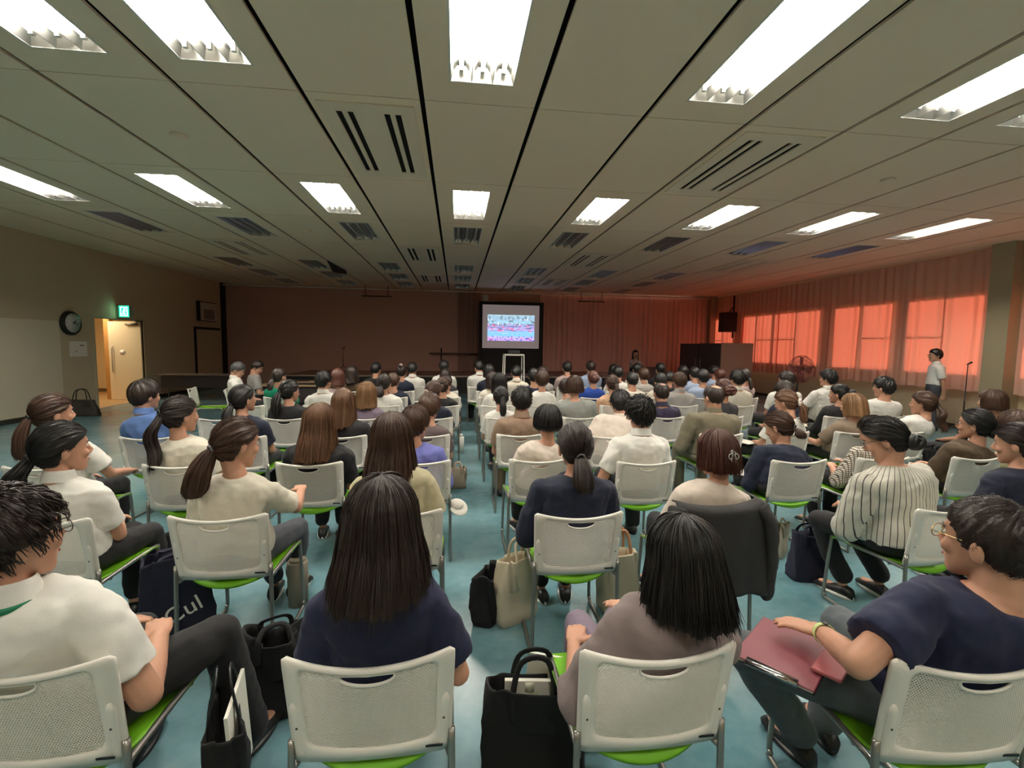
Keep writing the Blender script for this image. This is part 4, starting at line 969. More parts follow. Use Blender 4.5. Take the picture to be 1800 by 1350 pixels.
    if clip:   # scrunchie or claw clip at a direction on the head
        typ, Tt, col, rad = clip; c0 = q(scalp(norm(np.array(Tt, float)), .022)[None])[0]; d = norm(c0-C); e1 = norm(np.cross(d, [0, .1, 1])); e2 = np.cross(d, e1); a_ = np.linspace(0, 2*PI, 33)
        kk = MB()
        if typ == 'scrunchie': kk.tube(c0+(rad+.004*np.sin(9*a_))[:, None]*(np.cos(a_)[:, None]*e1+np.sin(a_)[:, None]*e2)+.004*np.cos(7*a_)[:, None]*d, .011, 8)
        else:
            for u_, v_, r_ in ((-.6, 0, .55), (.6, 0, .55), (0, .55, .6), (0, -.5, .45), (.3, -.9, .3)):
                kk.tube(c0+e1*u_*rad+e2*v_*rad+r_*rad*(np.cos(a_)[:, None]*e1+np.sin(a_)[:, None]*e2)+d*.003, .0026, 6)
        kk.build('scrunchie' if typ == 'scrunchie' else 'hair_clip', mat('clip_'+str(col[0]), col, .35), t)
    if face or glasses or lod > 0:
        for s in (-1, 1):
            kk = MB(); kk.ell(q(V3(s*.031, .082, .004)[None])[0], (.013, .008, .007), Rh, 12, 8); ey = kk.build('eye', M_WHITE, t)
            kk = MB(); kk.ell(q(V3(s*.031, .089, .004)[None])[0], (.005, .003, .006), Rh, 10, 6); kk.build('iris', M_EYE, ey)
            kk = MB(); kk.tube([q(V3(s*.016, .092, .024)[None])[0], q(V3(s*.034, .090, .029)[None])[0], q(V3(s*.052, .078, .022)[None])[0]], [.003, .0035, .002], 6); kk.build('eyebrow', hm, t)
        kk = MB(); kk.ell(q(V3(0, .094, -.068)[None])[0], (.021, .006, .006), Rh, 12, 6); kk.build('mouth', M_LIP, t)
    if glasses:
        kk = MB(); a_ = np.linspace(0, 2*PI, 21); gm = glasses
        for s in (-1, 1):
            kk.tube(np.stack([s*.032+.026*np.cos(a_), 0*a_+.104-.006*np.abs(np.cos(a_))*0, .002+.019*np.sin(a_)], -1)@Rh.T*hs+C, .0016, 6)
            kk.tube(q(np.array([(s*.058, .104, .008), (s*.076, .095, .01), (s*.083, .0, .008), (s*.083, -.022, -.006)])), .0016, 6)
        kk.tube(q(np.array([(-.007, .106, .004), (.007, .106, .004)])), .0018, 6); kk.build('glasses', gm, t)
    if band:
        s, m_ = band; f = norm(Wd[s]-E[s]); kk = MB(); c0 = Wd[s]-f*.012; e1 = norm(np.cross(f, [0, 0, 1])); e2 = np.cross(f, e1); a_ = np.linspace(0, 2*PI, 25)
        rd = ar[4]+.004
        kk.loft([c0+f*dz+(rd+dr)*(np.cos(a_[:-1])[:, None]*e1*1.0+np.sin(a_[:-1])[:, None]*e2) for dz, dr in ((-.009, 0), (-.009, .003), (.009, .003), (.009, 0), (-.009, 0))], cap=False)
        wb = kk.build('watch_band', m_, t); kk = MB(); up = norm(V3(0, -.1, 1)-f*np.dot(V3(0, -.1, 1), f)); kk.ell(c0+up*(rd+.004), (.009, .018, .005), np.stack([np.cross(f, up), f, up], 1)); kk.build('watch_face', M_BLACK, wb)
    return t, dict(C=C, N=N, E=E, W=Wd, KN=KN, PV=PV, S=S, rot=rotz(bz), org=V3(rx, ry, 0))

def seat_person(row, X, Y, Z, desc, cx=None, cy=None, crot=0., ch=True, **kw):
    """person on a chair of the given row; desc singles the person out, the chair is described by its sitter"""
    cx = X if cx is None else cx; cy = ROWY[row] if cy is None else cy
    if ch: chair(cx, cy, math.radians(crot), 'white chair with lime seat under person in '+desc)
    return person(X, Y, Z, desc, root=(cx, cy), body=crot, **kw)

GOLD = mat('gold_rim', (190, 160, 110), .25, metal=.9); DKRIM = mat('dark_rim', (40, 34, 32), .35)
TIE = mat('tie_grey', (120, 116, 120), .6)
# first row
p1, i1 = seat_person(1, -1.24, 1.42, 1.235, 'white shirt and glasses at the front-left corner', cx=-1.15, cy=1.30, hair='short', hc='dark', hp=dict(lump=.009), top='white', kind='shirt', sex='m', head=-24, glasses=DKRIM,
    wr=(.15, .34, .64), legs={1: ((.26, .50, .54), (.33, .58, .09)), -1: ((-.10, .62, .5), (-.10, .6, .09))}, scale=1.06)
k = MB(); a_ = np.linspace(0, 2*PI, 40, endpoint=False); Nn = i1['N']
ring = lambda r_, dz: np.stack([r_*np.cos(a_), r_*.95*np.sin(a_)+.01-.03*(np.sin(a_) > .3)*0, dz+.02*np.cos(a_)*0-.045*np.clip(np.sin(a_), 0, 1)], -1)+Nn
k.loft([ring(.086, -.018), ring(.092, -.016), ring(.094, .002), ring(.088, .002), ring(.086, -.018)], cap=False); k.build('lanyard', mat('lanyard_green', (20, 120, 84), .6), p1)
p2, i2 = seat_person(1, -.22, 1.40, 1.26, 'dark navy tee with long straight dark hair', cx=-.235, hair='long', hc='dark', hp=dict(L=.19, flare=.42, backy=.28, bangs=.03), top='navy', sleeves='short', wr=(.12, .36, .62), wl=(-.10, .38, .62), head=-4, scale=.94)
p3, i3 = seat_person(1, .715, 1.35, 1.125, 'grey blouse with layered black shoulder-length hair', cx=.585, cy=1.20, hair='long', hc='black', hp=dict(L=.15, flare=.40, narrow=1, bangs=.02, backy=.14), top='lav', kind='blouse', bottom='mauve', sleeves='half', head=8, pitch=-8, scale=1.1, wl=(-.16, .36, .58))
p4, i4 = seat_person(1, 1.62, 1.20, 1.215, 'navy tee with glasses, hand on maroon folder', cx=1.44, cy=1.06, crot=-5, hair='crop', hc='dark', top='navy', sex='m', head=13, bottom='jeans', glasses=GOLD, wl=(-.235, .28, .70), wr=(.16, .42, .62),
    legs={-1: ((-.40, .43, .53), (-.10, .55, .10)), 1: ((.12, .66, .50), (.06, .62, .09))}, band=(-1, mat('band_lime', (200, 214, 140), .5)), handrot={-1: ((-.55, .85, -.12), .22)}, scale=1.08, pole=(.8, .25, -.6))
# second row
p5, i5 = seat_person(2, -2.00, 2.60, 1.235, 'white blouse, hands clasped, low black ponytail', cx=-1.97, hair='pony', hc='black', hp=dict(T=(-.15, -.92, -.38), L=.20, r=.05, swing=(-.05, 0), curly=.006), top='white', kind='shirt', head=-34, wr=(.03, .50, .60), wl=(-.07, .52, .60), legs={1: ((.16, .56, .50), (.20, .60, .09)), -1: ((.02, .62, .49), (.05, .56, .09))})
p6, i6 = seat_person(2, -1.15, 2.58, 1.255, 'cream tee with low brown ponytail, arm out', cx=-1.165, hair='pony', hc='brown', hp=dict(T=(-.12, -.93, -.36), L=.22, r=.055, swing=(-.035, -.03), tie=TIE), top='cream', head=-36, pitch=-8, wr=(.20, .62, .72), bottom='slate', legs={1: ((.19, .58, .5), (.12, .72, .09)), -1: ((-.05, .6, .48), (0, .68, .09))})
seat_person(2, -.35, 2.60, 1.275, 'sand tee with long straight brown hair', cx=-.30, hair='long', hc='brown', hp=dict(L=.25, flare=.30, backy=.22), top='sand', head=-10, scale=1.06)
seat_person(2, .67, 2.55, 1.225, 'navy blouse with low dark ponytail beside aisle', cx=.635, cy=2.27, hair='pony', hc='dark', hp=dict(T=(0, -.92, -.40), L=.15, r=.052, swing=(0, -.05), tie=TIE), top='deepblue', kind='blouse', sleeves='half', scale=1.18, head=2)
p9, i9 = seat_person(2, 1.50, 2.50, 1.185, 'ivory blouse with brown bob and hair clip', cx=1.42, cy=2.30, hair='long', hc='red', hp=dict(L=.10, flare=.16, curl=.1, bangs=.02), top='ivory', kind='blouse', head=10, pitch=-6, clip=('claw', (-.05, -.95, -.12), (200, 196, 190), .028), scale=1.05)
p10, i10 = seat_person(2, 2.60, 2.52, 1.255, 'striped white blouse, bending over a lap', cx=2.72, cy=2.20, crot=6, hair='bun', hc='black', hp=dict(T=(.0, -.86, -.48), r=.048), top='stripe', sleeves='half', head=34, pitch=-26, glasses=DKRIM, scale=1.3, wl=(-.14, .52, .62), wr=(.0, .55, .62),
    legs={-1: ((-.24, .60, .52), (-.08, .54, .09)), 1: ((.05, .62, .50), (.18, .50, .09))})
seat_person(2, 3.58, 2.55, 1.21, 'dark navy top cut by the right edge', cx=3.55, cy=2.25, hair='pony', hc='dark', hp=dict(T=(.1, -.9, -.3), L=.12), top='deepblue', head=20, pitch=-8, scale=1.1, face=True)
# third row
p12, i12 = seat_person(3, -2.81, 3.60, 1.27, 'white tee at far left, low brown ponytail', cx=-2.78, hair='pony', hc='brown', hp=dict(T=(-.1, -.93, -.28), L=.26, r=.042), top='white', head=-30, wr=(.22, .52, .62), scale=1.04)
seat_person(3, -1.98, 3.60, 1.255, 'cream tee with very long dark ponytail', cx=-1.92, hair='pony', hc='dark', hp=dict(T=(-.25, -.93, .05), L=.38, r=.040, swing=(.02, -.05), curly=.012), top='cream', head=-30)
seat_person(3, -1.01, 3.58, 1.205, 'black tee with long layered brown hair', cx=-1.045, hair='long', hc='mid', hp=dict(L=.26, flare=.22, backy=.22), top='black', scale=1.14, head=-14)
seat_person(3, -.31, 3.60, 1.18, 'lilac blouse with short brown hair beside aisle', cx=-.27, hair='bowl', hc='brown', top='lilac', kind='blouse', sleeves='half', head=-22)
seat_person(3, .72, 3.60, 1.19, 'ivory blouse with rounded black bob', cx=.63, hair='bob', hc='black', hp=dict(L=.07, curl=.25, bangs=.02), top='ivory', kind='blouse', scale=1.06, head=-2)
seat_person(3, 1.44, 3.50, 1.27, 'white collared shirt with short black hair', cx=1.43, cy=3.30, hair='short', hc='black', hp=dict(lump=.010), top='white', kind='shirt', sex='m', head=-4, wl=(-.17, .42, .62))
seat_person(3, 2.72, 3.62, 1.135, 'slate navy blouse leaning over white papers', cx=2.66, cy=3.27, hair='pony', hc='brown', hp=dict(T=(.15, -.9, -.40), L=.08, r=.04), top='deepblue', kind='blouse', sleeves='half', head=24, pitch=-22, scale=1.15)
seat_person(3, 3.55, 3.55, 1.10, 'checked blouse hidden behind the striped blouse', cx=3.42, cy=3.3, hair='pony', hc='dark', hp=dict(T=(0, -.9, -.3), L=.1), top='check', kind='blouse', sleeves='half', head=20, pitch=-25, scale=1.1)
seat_person(3, 4.37, 3.42, 1.18, 'dark brown blouse with glasses and low bun', cx=4.26, cy=3.28, hair='bun', hc='black', hp=dict(T=(.05, -.85, -.52), r=.042), top='brown', kind='blouse', head=22, glasses=DKRIM, scale=1.14, sleeves='half')
seat_person(3, 5.03, 3.60, 1.13, 'pale top at right edge with short fringe', cx=5.0, cy=3.3, hair='shorthair_f', hc='brown', top='sand', head=20, pitch=-10, face=True)
# fourth row
p21, i21 = seat_person(4, -2.82, 4.60, 1.285, 'blue shirt with rounded bowl haircut', cx=-2.72, hair='bowl', hc='dark', top='blue', kind='shirt', sex='m', head=-26, scale=.95, bottom='navy')
seat_person(4, -1.98, 4.60, 1.255, 'navy top with low black ponytail, looking up', cx=-1.95, hair='pony', hc='black', hp=dict(T=(-.1, -.9, -.42), L=.13, r=.045), top='deepblue', head=-30, pitch=6)
seat_person(4, -1.07, 4.60, 1.215, 'black blouse with long straight brown hair', cx=-1.06, hair='long', hc='mid', hp=dict(L=.22, flare=.10, backy=.15), top='black', sleeves='half', head=-12, scale=1.1)
seat_person(4, -.26, 4.60, 1.175, 'mocha tee with short brown hair beside aisle', cx=-.29, hair='shorthair_f', hc='brown', top='mocha', head=-20, pitch=-6)
seat_person(4, .65, 4.60, 1.24, 'tan polo with short black hair beside aisle', cx=.62, hair='short', hc='black', hp=dict(lump=.011), top='tan', kind='polo', sex='m', head=-4, bottom='tan', scale=1.05)
seat_person(4, 1.71, 4.70, 1.20, 'cream shirt leaning right with black hair', cx=1.50, cy=4.30, hair='short', hc='black', hp=dict(lump=.010), top='ivory', kind='shirt', sex='m', head=-10, pitch=-12, scale=1.08)
seat_person(4, 2.69, 4.60, 1.28, 'olive long-sleeved jacket with thinning grey-brown hair', cx=2.66, cy=4.35, hair='bald', hc='dark', hp=dict(psi=.6), top='olive', kind='shirt', sex='m', sleeves='long', head=10, pitch=-6, scale=1.22, bottom='olive', wl=(-.2, .46, .62))
seat_person(4, 3.52, 4.60, 1.225, 'white tee with hair in a white scrunchie', cx=3.45, hair='pony', hc='mid', hp=dict(T=(.25, -.9, -.32), L=.20, r=.038), top='white', head=28, pitch=-14, clip=('scrunchie', (.25, -.92, -.28), (226, 214, 204), .034))
seat_person(4, 4.27, 4.55, 1.19, 'taupe tee with light brown shoulder-length hair', cx=4.21, hair='long', hc='light', hp=dict(L=.11, flare=.12), top='taupe', head=22, pitch=-8, wl=(-.15, .5, .62))
seat_person(4, 5.07, 4.50, 1.225, 'white tee with wavy auburn ponytail', cx=4.85, hair='pony', hc='brown', hp=dict(T=(.1, -.93, -.2), L=.26, r=.04, curly=.015), top='white', head=22)
seat_person(4, 5.93, 4.50, 1.245, 'black top with dark brown bob, right side', cx=5.85, hair='bob', hc='brown', hp=dict(L=.10, curl=.1), top='black', head=10)
# fifth row
seat_person(5, -1.92, 5.65, 1.22, 'black blouse with loose black ponytail', hair='pony', hc='black', hp=dict(T=(-.2, -.95, -.1), L=.26, r=.05), top='black', head=-28, scale=1.12, sleeves='half')
seat_person(5, -1.05, 5.65, 1.20, 'mauve tee with light brown loose hair', hair='long', hc='light', hp=dict(L=.17, flare=.15), top='mauve', head=-18)
seat_person(5, -.27, 5.65, 1.22, 'navy tee, scrunchie in brown hair', hair='bun', hc='brown', hp=dict(T=(-.3, -.9, -.2), r=.03), top='deepblue', head=-20, clip=('scrunchie', (-.4, -.9, -.15), (222, 200, 190), .03))
seat_person(5, .54, 5.65, 1.155, 'white blouse with high black ponytail', cx=.57, hair='pony', hc='black', hp=dict(T=(0, -.97, .1), L=.24, r=.036), top='white', head=4)
seat_person(5, 1.46, 5.65, 1.29, 'heather grey blouse with curly brown bob', cx=1.5, hair='long', hc='brown', hp=dict(L=.08, flare=.2, wavy=.008, curl=.15), top='heather', scale=1.3, head=-4)
seat_person(5, 2.57, 5.60, 1.22, 'dark purple shirt with balding crown', cx=2.6, hair='bald', hc='dark', hp=dict(psi=.45), top='purple', kind='shirt', sex='m', head=0, scale=1.05)
seat_person(5, 3.40, 5.60, 1.27, 'charcoal blouse with auburn hair and clip', hair='clip', hc='red', hp=dict(T=(.1, -.95, -.15), r=.07), top='char', head=6, clip=('claw', (.1, -.95, -.35), (210, 205, 200), .03))
seat_person(5, 4.26, 5.60, 1.24, 'navy top behind the scrunchie wearer', hair='shorthair_f', hc='dark', top='deepblue', head=20, pitch=-12)
seat_person(5, 5.04, 5.60, 1.21, 'black jacket with a black bun', cx=4.98, hair='bun', hc='black', hp=dict(T=(.1, -.95, .1), r=.045), top='black', sleeves='long', head=26, scale=1.05)
seat_person(5, 5.69, 5.60, 1.30, 'white tee with short black hair, right', hair='short', hc='black', hp=dict(lump=.01), top='white', sex='m', head=20, scale=1.12)
# sixth row
seat_person(6, -1.84, 6.75, 1.25, 'crisp white shirt with short hair, sixth row', hair='short', hc='black', top='white', kind='shirt', sex='m', head=-22)
seat_person(6, -1.01, 6.75, 1.23, 'white tee with looped dark ponytail', hair='pony', hc='dark', hp=dict(T=(-.1, -.9, -.35), L=.14, r=.055), top='white', head=-12, scale=1.1)
seat_person(6, -.19, 6.75, 1.19, 'black tee with brown hair, sixth row aisle', hair='pony', hc='brown', hp=dict(T=(.2, -.9, .2), L=.1), top='black', head=-16)
seat_person(6, .62, 6.75, 1.25, 'white blouse with long black hair, sixth row', cx=.57, hair='long', hc='black', hp=dict(L=.16), top='white', head=8)
seat_person(6, 1.25, 6.75, 1.29, 'white tee with short brown cut, right block', hair='bowl', hc='brown', top='white', head=-2)
seat_person(6, 1.62, 6.75, 1.17, 'white shirt with dark hair, bending low', cx=1.75, hair='shorthair_f', hc='dark', top='white', head=-12, pitch=-12)
seat_person(6, 2.32, 6.75, 1.24, 'peach tee with chestnut ponytail', hair='pony', hc='brown', hp=dict(T=(.1, -.97, .0), L=.22, r=.035), top='peach', head=2)
seat_person(6, 3.38, 6.75, 1.28, 'pale striped shirt with dark lanyard', hair='short', hc='brown', top='palegrey', kind='shirt', sex='m', head=6, scale=1.1)
seat_person(6, 4.29, 6.70, 1.32, 'cream shirt with neat black hair, by cabinets', hair='short', hc='black', top='cream', kind='shirt', sex='m', head=2, scale=1.05)
seat_person(6, 5.11, 6.70, 1.31, 'white shirt, looking left, beyond the scrunchie', hair='short', hc='dark', top='white', kind='shirt', sex='m', head=26, scale=1.1)
seat_person(6, 5.82, 6.70, 1.34, 'white polo with bushy black hair near fan', hair='short', hc='black', hp=dict(lump=.014), top='white', kind='polo', sex='m', head=26, scale=1.08, wl=(-.25, .5, .6))
# seventh row
seat_person(7, -2.75, 7.65, 1.25, 'bright green top with brown ponytail', hair='pony', hc='dark', hp=dict(T=(-.1, -.9, -.35), L=.16, r=.045), top='green', head=-24, scale=1.1)
seat_person(7, -1.88, 7.70, 1.24, 'pale pink top with straight brown hair', hair='long', hc='red', hp=dict(L=.14), top='pink', head=-14)
seat_person(7, -1.01, 7.70, 1.18, 'navy tee with short brown hair, seventh row', hair='short', hc='brown', top='deepblue', sex='m', head=-14)
seat_person(7, -.16, 7.70, 1.16, 'cream blouse with dark braid, seventh row aisle', hair='pony', hc='dark', hp=dict(L=.2), top='cream', head=-16)
seat_person(7, .59, 7.70, 1.22, 'cream tee with dark hair, seventh row aisle', hair='long', hc='dark', hp=dict(L=.14), top='cream', head=10)
seat_person(7, 1.29, 7.70, 1.27, 'navy shirt with short black hair, seventh row', hair='short', hc='black', top='deepblue', sex='m', head=0)
seat_person(7, 2.31, 7.70, 1.25, 'royal blue top, white ribbon in hair', hair='clip', hc='red', top='royal', hp=dict(T=(.1, -.95, -.1), r=.06), clip=('scrunchie', (.2, -.95, -.05), (240, 225, 225), .028))
seat_person(7, 3.00, 7.70, 1.22, 'cream shirt, closely cropped black hair', hair='short', hc='black', top='cream', sex='m', head=4)
seat_person(7, 3.50, 7.70, 1.22, 'cream blouse with chin-length black hair', hair='bob', hc='black', hp=dict(L=.05), top='cream', head=4)
seat_person(7, 4.28, 7.70, 1.28, 'light blue shirt with thick black hair', hair='bowl', hc='black', top='sky', sex='m', head=4)
seat_person(7, 5.06, 7.70, 1.31, 'white blouse with dark ponytail by cabinets', hair='pony', hc='dark', hp=dict(L=.2), top='pink', head=8)
# eighth row
seat_person(8, -1.87, 8.70, 1.24, 'brown top with wavy dark hair', hair='long', hc='dark', hp=dict(L=.18, wavy=.01), top='brown', head=-16)
seat_person(8, -.99, 8.70, 1.28, 'navy jacket with hair ornament', hair='bun', hc='dark', hp=dict(T=(.1, -.8, .6), r=.03), top='deepblue', head=-14, clip=('scrunchie', (.1, -.6, .8), (190, 170, 160), .02))
seat_person(8, -.20, 8.70, 1.20, 'charcoal top, eighth row aisle, left block', hair='shorthair_f', hc='dark', top='char', head=-12)
seat_person(8, .60, 8.70, 1.30, 'navy blouse with long black hair, eighth row', hair='long', hc='black', hp=dict(L=.12), top='deepblue', head=8)
seat_person(8, 1.12, 8.70, 1.27, 'cream shirt below the projector stand', hair='short', hc='black', top='cream', kind='shirt', sex='m', head=0, pitch=-14)
seat_person(8, 1.62, 8.70, 1.27, 'patterned grey top with dark hair', hair='long', hc='dark', hp=dict(L=.1), top='finestripe', head=-2)
seat_person(8, 3.10, 8.70, 1.28, 'white shirt, eighth row, right of centre', hair='short', hc='black', top='white', sex='m', head=4)
seat_person(8, 3.62, 8.70, 1.25, 'fine striped top with brown hair', hair='shorthair_f', hc='brown', top='finestripe', head=6)
seat_person(8, 4.14, 8.70, 1.19, 'black cardigan with black bob', hair='bob', hc='black', hp=dict(L=.06), top='black', head=4)
seat_person(8, 4.66, 8.70, 1.28, 'sky blue shirt with black hair, eighth row', hair='short', hc='black', top='sky', sex='m', head=4)
seat_person(8, 5.2, 8.70, 1.25, 'pink blouse with reddish short hair', hair='shorthair_f', hc='red', top='pink', head=6)
# ninth row
seat_person(9, -1.60, 9.60, 1.27, 'black tee with short black hair, front row', hair='short', hc='black', top='black', sex='m', head=-20)
seat_person(9, -.88, 9.60, 1.28, 'long white shirt in the front row', hair='short', hc='black', top='white', kind='shirt', sex='m', head=-10, sleeves='long')
seat_person(9, -.25, 9.60, 1.33, 'white short-sleeved shirt, front row, left of aisle', hair='short', hc='black', top='white', kind='shirt', sex='m', head=-6)
seat_person(9, .46, 9.60, 1.33, 'white shirt, front row, right of aisle', hair='short', hc='black', top='white', kind='shirt', sex='m', head=24, pitch=-14)
seat_person(9, 2.31, 9.60, 1.33, 'pale pink shirt in the front row', hair='short', hc='black', top='pink', sex='m', head=2)
seat_person(9, 2.82, 9.60, 1.35, 'pale blue shirt in the front row', hair='short', hc='dark', top='sky', kind='shirt', sex='m', head=4)
seat_person(9, 3.33, 9.60, 1.29, 'black top with long black hair, front row', hair='long', hc='black', hp=dict(L=.2), top='black', head=0)
seat_person(9, 3.84, 9.60, 1.31, 'white shirt in front row facing the lectern', hair='short', hc='black', top='white', kind='shirt', sex='m', head=2)
seat_person(9, 4.36, 9.60, 1.32, 'black jacket in the front row', hair='short', hc='black', top='black', sex='m', head=4)
seat_person(9, 4.88, 9.60, 1.27, 'navy top in the front row, right part', hair='shorthair_f', hc='black', top='deepblue', head=6)
seat_person(9, 5.59, 9.60, 1.28, 'light blue blouse, front row by the cabinets', hair='bob', hc='black', hp=dict(L=.05), top='sky', head=8)
# empty chairs
chair(-2.62, 5.47, 0, 'empty white chair with lime seat, left of the person in black blouse')
chair(-2.80, 6.57, 0, 'empty white chair with lime seat behind the person in green top')
chair(-4.75, 9.0, math.radians(-78), 'empty white chair turned sideways, beside the grey-haired person')
# side sitters, standing people
chair(-4.05, 8.75, math.radians(-70), 'white chair with lime seat under the grey-haired person in white shirt')
person(-3.88, 8.85, 1.28, '', root=(-4.05, 8.75), body=-70, hair='short', hc='grey', top='white', kind='shirt', sex='m', head=-85, pitch=-28, face=True, lab='grey-haired person in white shirt seated sideways, looking down, left of the audience', group=None)
chair(-4.22, 9.85, math.radians(-60), 'white chair with lime seat under the person in beige shirt, far left')
person(-4.02, 10.0, 1.27, '', root=(-4.22, 9.85), body=-60, hair='short', hc='dark', top='palegrey', sex='m', head=-80, pitch=-30, face=True, lab='person in beige shirt bending forward, seated behind the grey-haired person', group=None)
person(5.93, 15.0, 1.56, '', root=(5.93, 15.0), body=180, stand=True, hair='long', hc='dark', hp=dict(L=.30), top='pink', kind='blouse', head=170, face=True, wr=(.03, .22, 1.27), wl=(-.14, .3, 1.06), lab='standing person with long dark hair speaking into a handheld microphone behind the lectern', group=None)
k = MB(); k.tube([(5.90, 14.80, 1.24), (5.905, 14.83, 1.34)], .013, 8); k.ell((5.905, 14.835, 1.355), (.022, .022, .024)); tag(k.build('microphone', M_BLACK), 'black handheld microphone held by the speaking person', 'microphone')
person(9.90, 8.62, 1.71, '', root=(9.90, 8.62), body=62, stand=True, hair='short', hc='black', top='white', kind='polo', sex='m', bottom='slate', head=66, face=True, glasses=DKRIM, wr=(.20, -.12, .76), wl=(-.20, -.12, .76), lab='standing person in pale short-sleeved shirt and grey trousers by the sunlit curtain', group=None)

# ------------------------------------------------------------------ bags, papers and other belongings
def soft_bag(name, loc, rz, w_, d, h, m, label, cat='bag', handles=True, lean=0., open_=True, taper=.85, group=None, hm=None, hh=.22, slump=.012, handle_down=False):
    t = empty(name, loc, rz, label, cat, group); k = MB(); th = np.linspace(0, 2*PI, 44, endpoint=False); r = np.random.default_rng(int(abs(loc[0]*100)+loc[1]*37)); ph = r.uniform(0, 6, 4); rings = []
    zz = [0, .01, .15, .4, .65, .85, .97, 1.0]
    for z in zz:
        wz = w_/2*(1-(1-taper)*z)*(.94 if z == 0 else 1); dz = d/2*(1.0-.25*z)*(.9 if z == 0 else 1); c, s = np.cos(th), np.sin(th); e = .42
        off = slump*(np.sin(3*th+ph[0]+4*z)+.6*np.sin(7*th+ph[1]+7*z))*min(1, z*4)
        rings.append(np.stack([(wz+off)*np.sign(c)*np.abs(c)**e, (dz+off)*np.sign(s)*np.abs(s)**e+lean*h*z, 0*th+h*z+(slump*.8*np.sin(2*th+ph[2]) if z > .9 else 0)], -1))
    if open_:
        top = rings[-1]; c0 = top.mean(0)
        for sc_, dz in ((.95, 0), (.93, -.04), (.88, -h*.45), (.6, -h*.5)):
            q = c0+(top-c0)*[sc_, sc_, 1]; q[:, 2] += dz; rings.append(q)
    k.loft(rings); k.build('bag_body', m, t)
    if handles:
        for s in (-1, 1):
            y = s*d/2*.72+lean*h; k = MB()
            zt = h*.98+hh if not handle_down else h*.55
            P = bez([(-w_*.2, y, h*.7), (-w_*.2, y, h*.98), (-w_*.12, y*(.5 if not handle_down else 2.2), zt*.98), (w_*.12, y*(.5 if not handle_down else 2.2), zt), (w_*.2, y, h*.98), (w_*.2, y, h*.7)], 5)
            k.tube(P, .011, 8, flat=.45); k.build('handle', hm or m, t)
    return t
def sheet(name, loc, rz, w_, d, label, cat='papers', m=None, tilt=0., th=.006, tx=0.):
    k = MB(); M_ = Matrix.Rotation(tilt, 4, 'X') @ Matrix.Rotation(tx, 4, 'Y'); k.box(-w_/2, w_/2, -d/2, d/2, 0, th, M=M_); o = k.build(name, m or M_PAPER, smooth=False, loc=loc); o.rotation_euler = (0, 0, rz); bevel(o, .0015, 1); return tag(o, label, cat)
M_CANV = mat('canvas_cloth', (206, 194, 168), .85, bump=.2, bscale=200); M_NAVYC = mat('navy_canvas', (24, 26, 46), .85, bump=.2, bscale=160); M_GREYB = mat('grey_beige_cloth', (150, 138, 122), .8)

soft_bag('shoulder_bag', (-.80, 1.64, 0), 1.95, .36, .13, .36, M_BLK2, 'black leather shoulder bag standing open at the bottom left', hh=.14, hm=M_BLACK)
o = sheet('document_folder', (-.745, 1.64, .10), 1.78, .25, .012, 'white document folder sticking up from the black bag, bottom left', 'folder', th=.33, tilt=-.06)
soft_bag('tote_bag', (.30, 1.66, 0), -.12, .40, .15, .36, M_BLK2, 'black tote bag holding papers, beside the grey blouse', hh=.12)
sheet('document_folder', (.37, 1.70, .12), -.2, .24, .012, 'white folder standing in the black tote bag in the aisle', 'folder', th=.32, tx=.12)
sheet('notebook', (.29, 1.67, .12), -.12, .20, .018, 'white-edged notebook standing in the black tote bag in the aisle', 'notebook', th=.25)
k = MB(); k.tube([(.29, 1.66, .15), (.285, 1.665, .33)], .032, 14); k.tube([(.285, 1.665, .33), (.284, 1.666, .365)], .018, 12); tag(k.build('bottle', mat('clear_bottle', (190, 190, 170), .15)), 'small clear bottle inside the black tote bag in the aisle', 'bottle')
soft_bag('tote_bag', (.36, 2.68, 0), .5, .26, .13, .40, M_CANV, 'beige canvas tote leaning at the navy blouse chair', hh=.1, lean=-.1, slump=.02)
soft_bag('shoulder_bag', (.20, 2.72, 0), 1.2, .26, .14, .28, M_BLK2, 'black soft bag beside the beige canvas tote', handles=False, slump=.02)
soft_bag('tote_bag', (1.03, 2.75, 0), .1, .26, .16, .36, M_CANV, 'cream tote bag standing between two second-row chairs', hh=.14, hm=mat('tan_strap', (190, 140, 104), .6))
soft_bag('backpack', (-.80, 2.10, 0), .3, .32, .20, .36, M_BLK2, 'black backpack slumped beside the long dark hair', hh=.05, taper=.6, slump=.025)
k = MB(); k.tube([(-.985, 2.96, 0), (-.985, 2.96, .27), (-.985, 2.96, .285)], [.058, .062, .056], 20); k.tube([(-.985, 2.96, .285), (-.985, 2.96, .30)], [.05, .046], 20); tag(k.build('cylinder_pouch', M_GREYB), 'grey-beige round pouch standing behind the black backpack', 'pouch')
t = soft_bag('tote_bag', (-1.50, 2.62, 0), .5, .34, .22, .50, M_NAVYC, 'navy drawstring bag with white lettering left of chair', hh=.03, taper=.8, slump=.018)
def text(body, size, loc, rot, m, parent, name='lettering', ext=.0015):
    cu = bpy.data.curves.new(name, 'FONT'); cu.body = body; cu.size = size; cu.extrude = ext; o = bpy.data.objects.new(name, cu); COL.objects.link(o)
    bpy.context.view_layer.update(); dg = bpy.context.evaluated_depsgraph_get(); me = bpy.data.meshes.new_from_object(o.evaluated_get(dg)); me.name = name
    bpy.data.objects.remove(o); o = bpy.data.objects.new(name, me); COL.objects.link(o); me.materials.clear(); me.materials.append(m); o.location = loc; o.rotation_euler = rot; o.parent = parent; return o
text('Cul', .12, (-.04, -.118, .17), (math.radians(88), math.radians(-20), 0), M_WHITE, t)
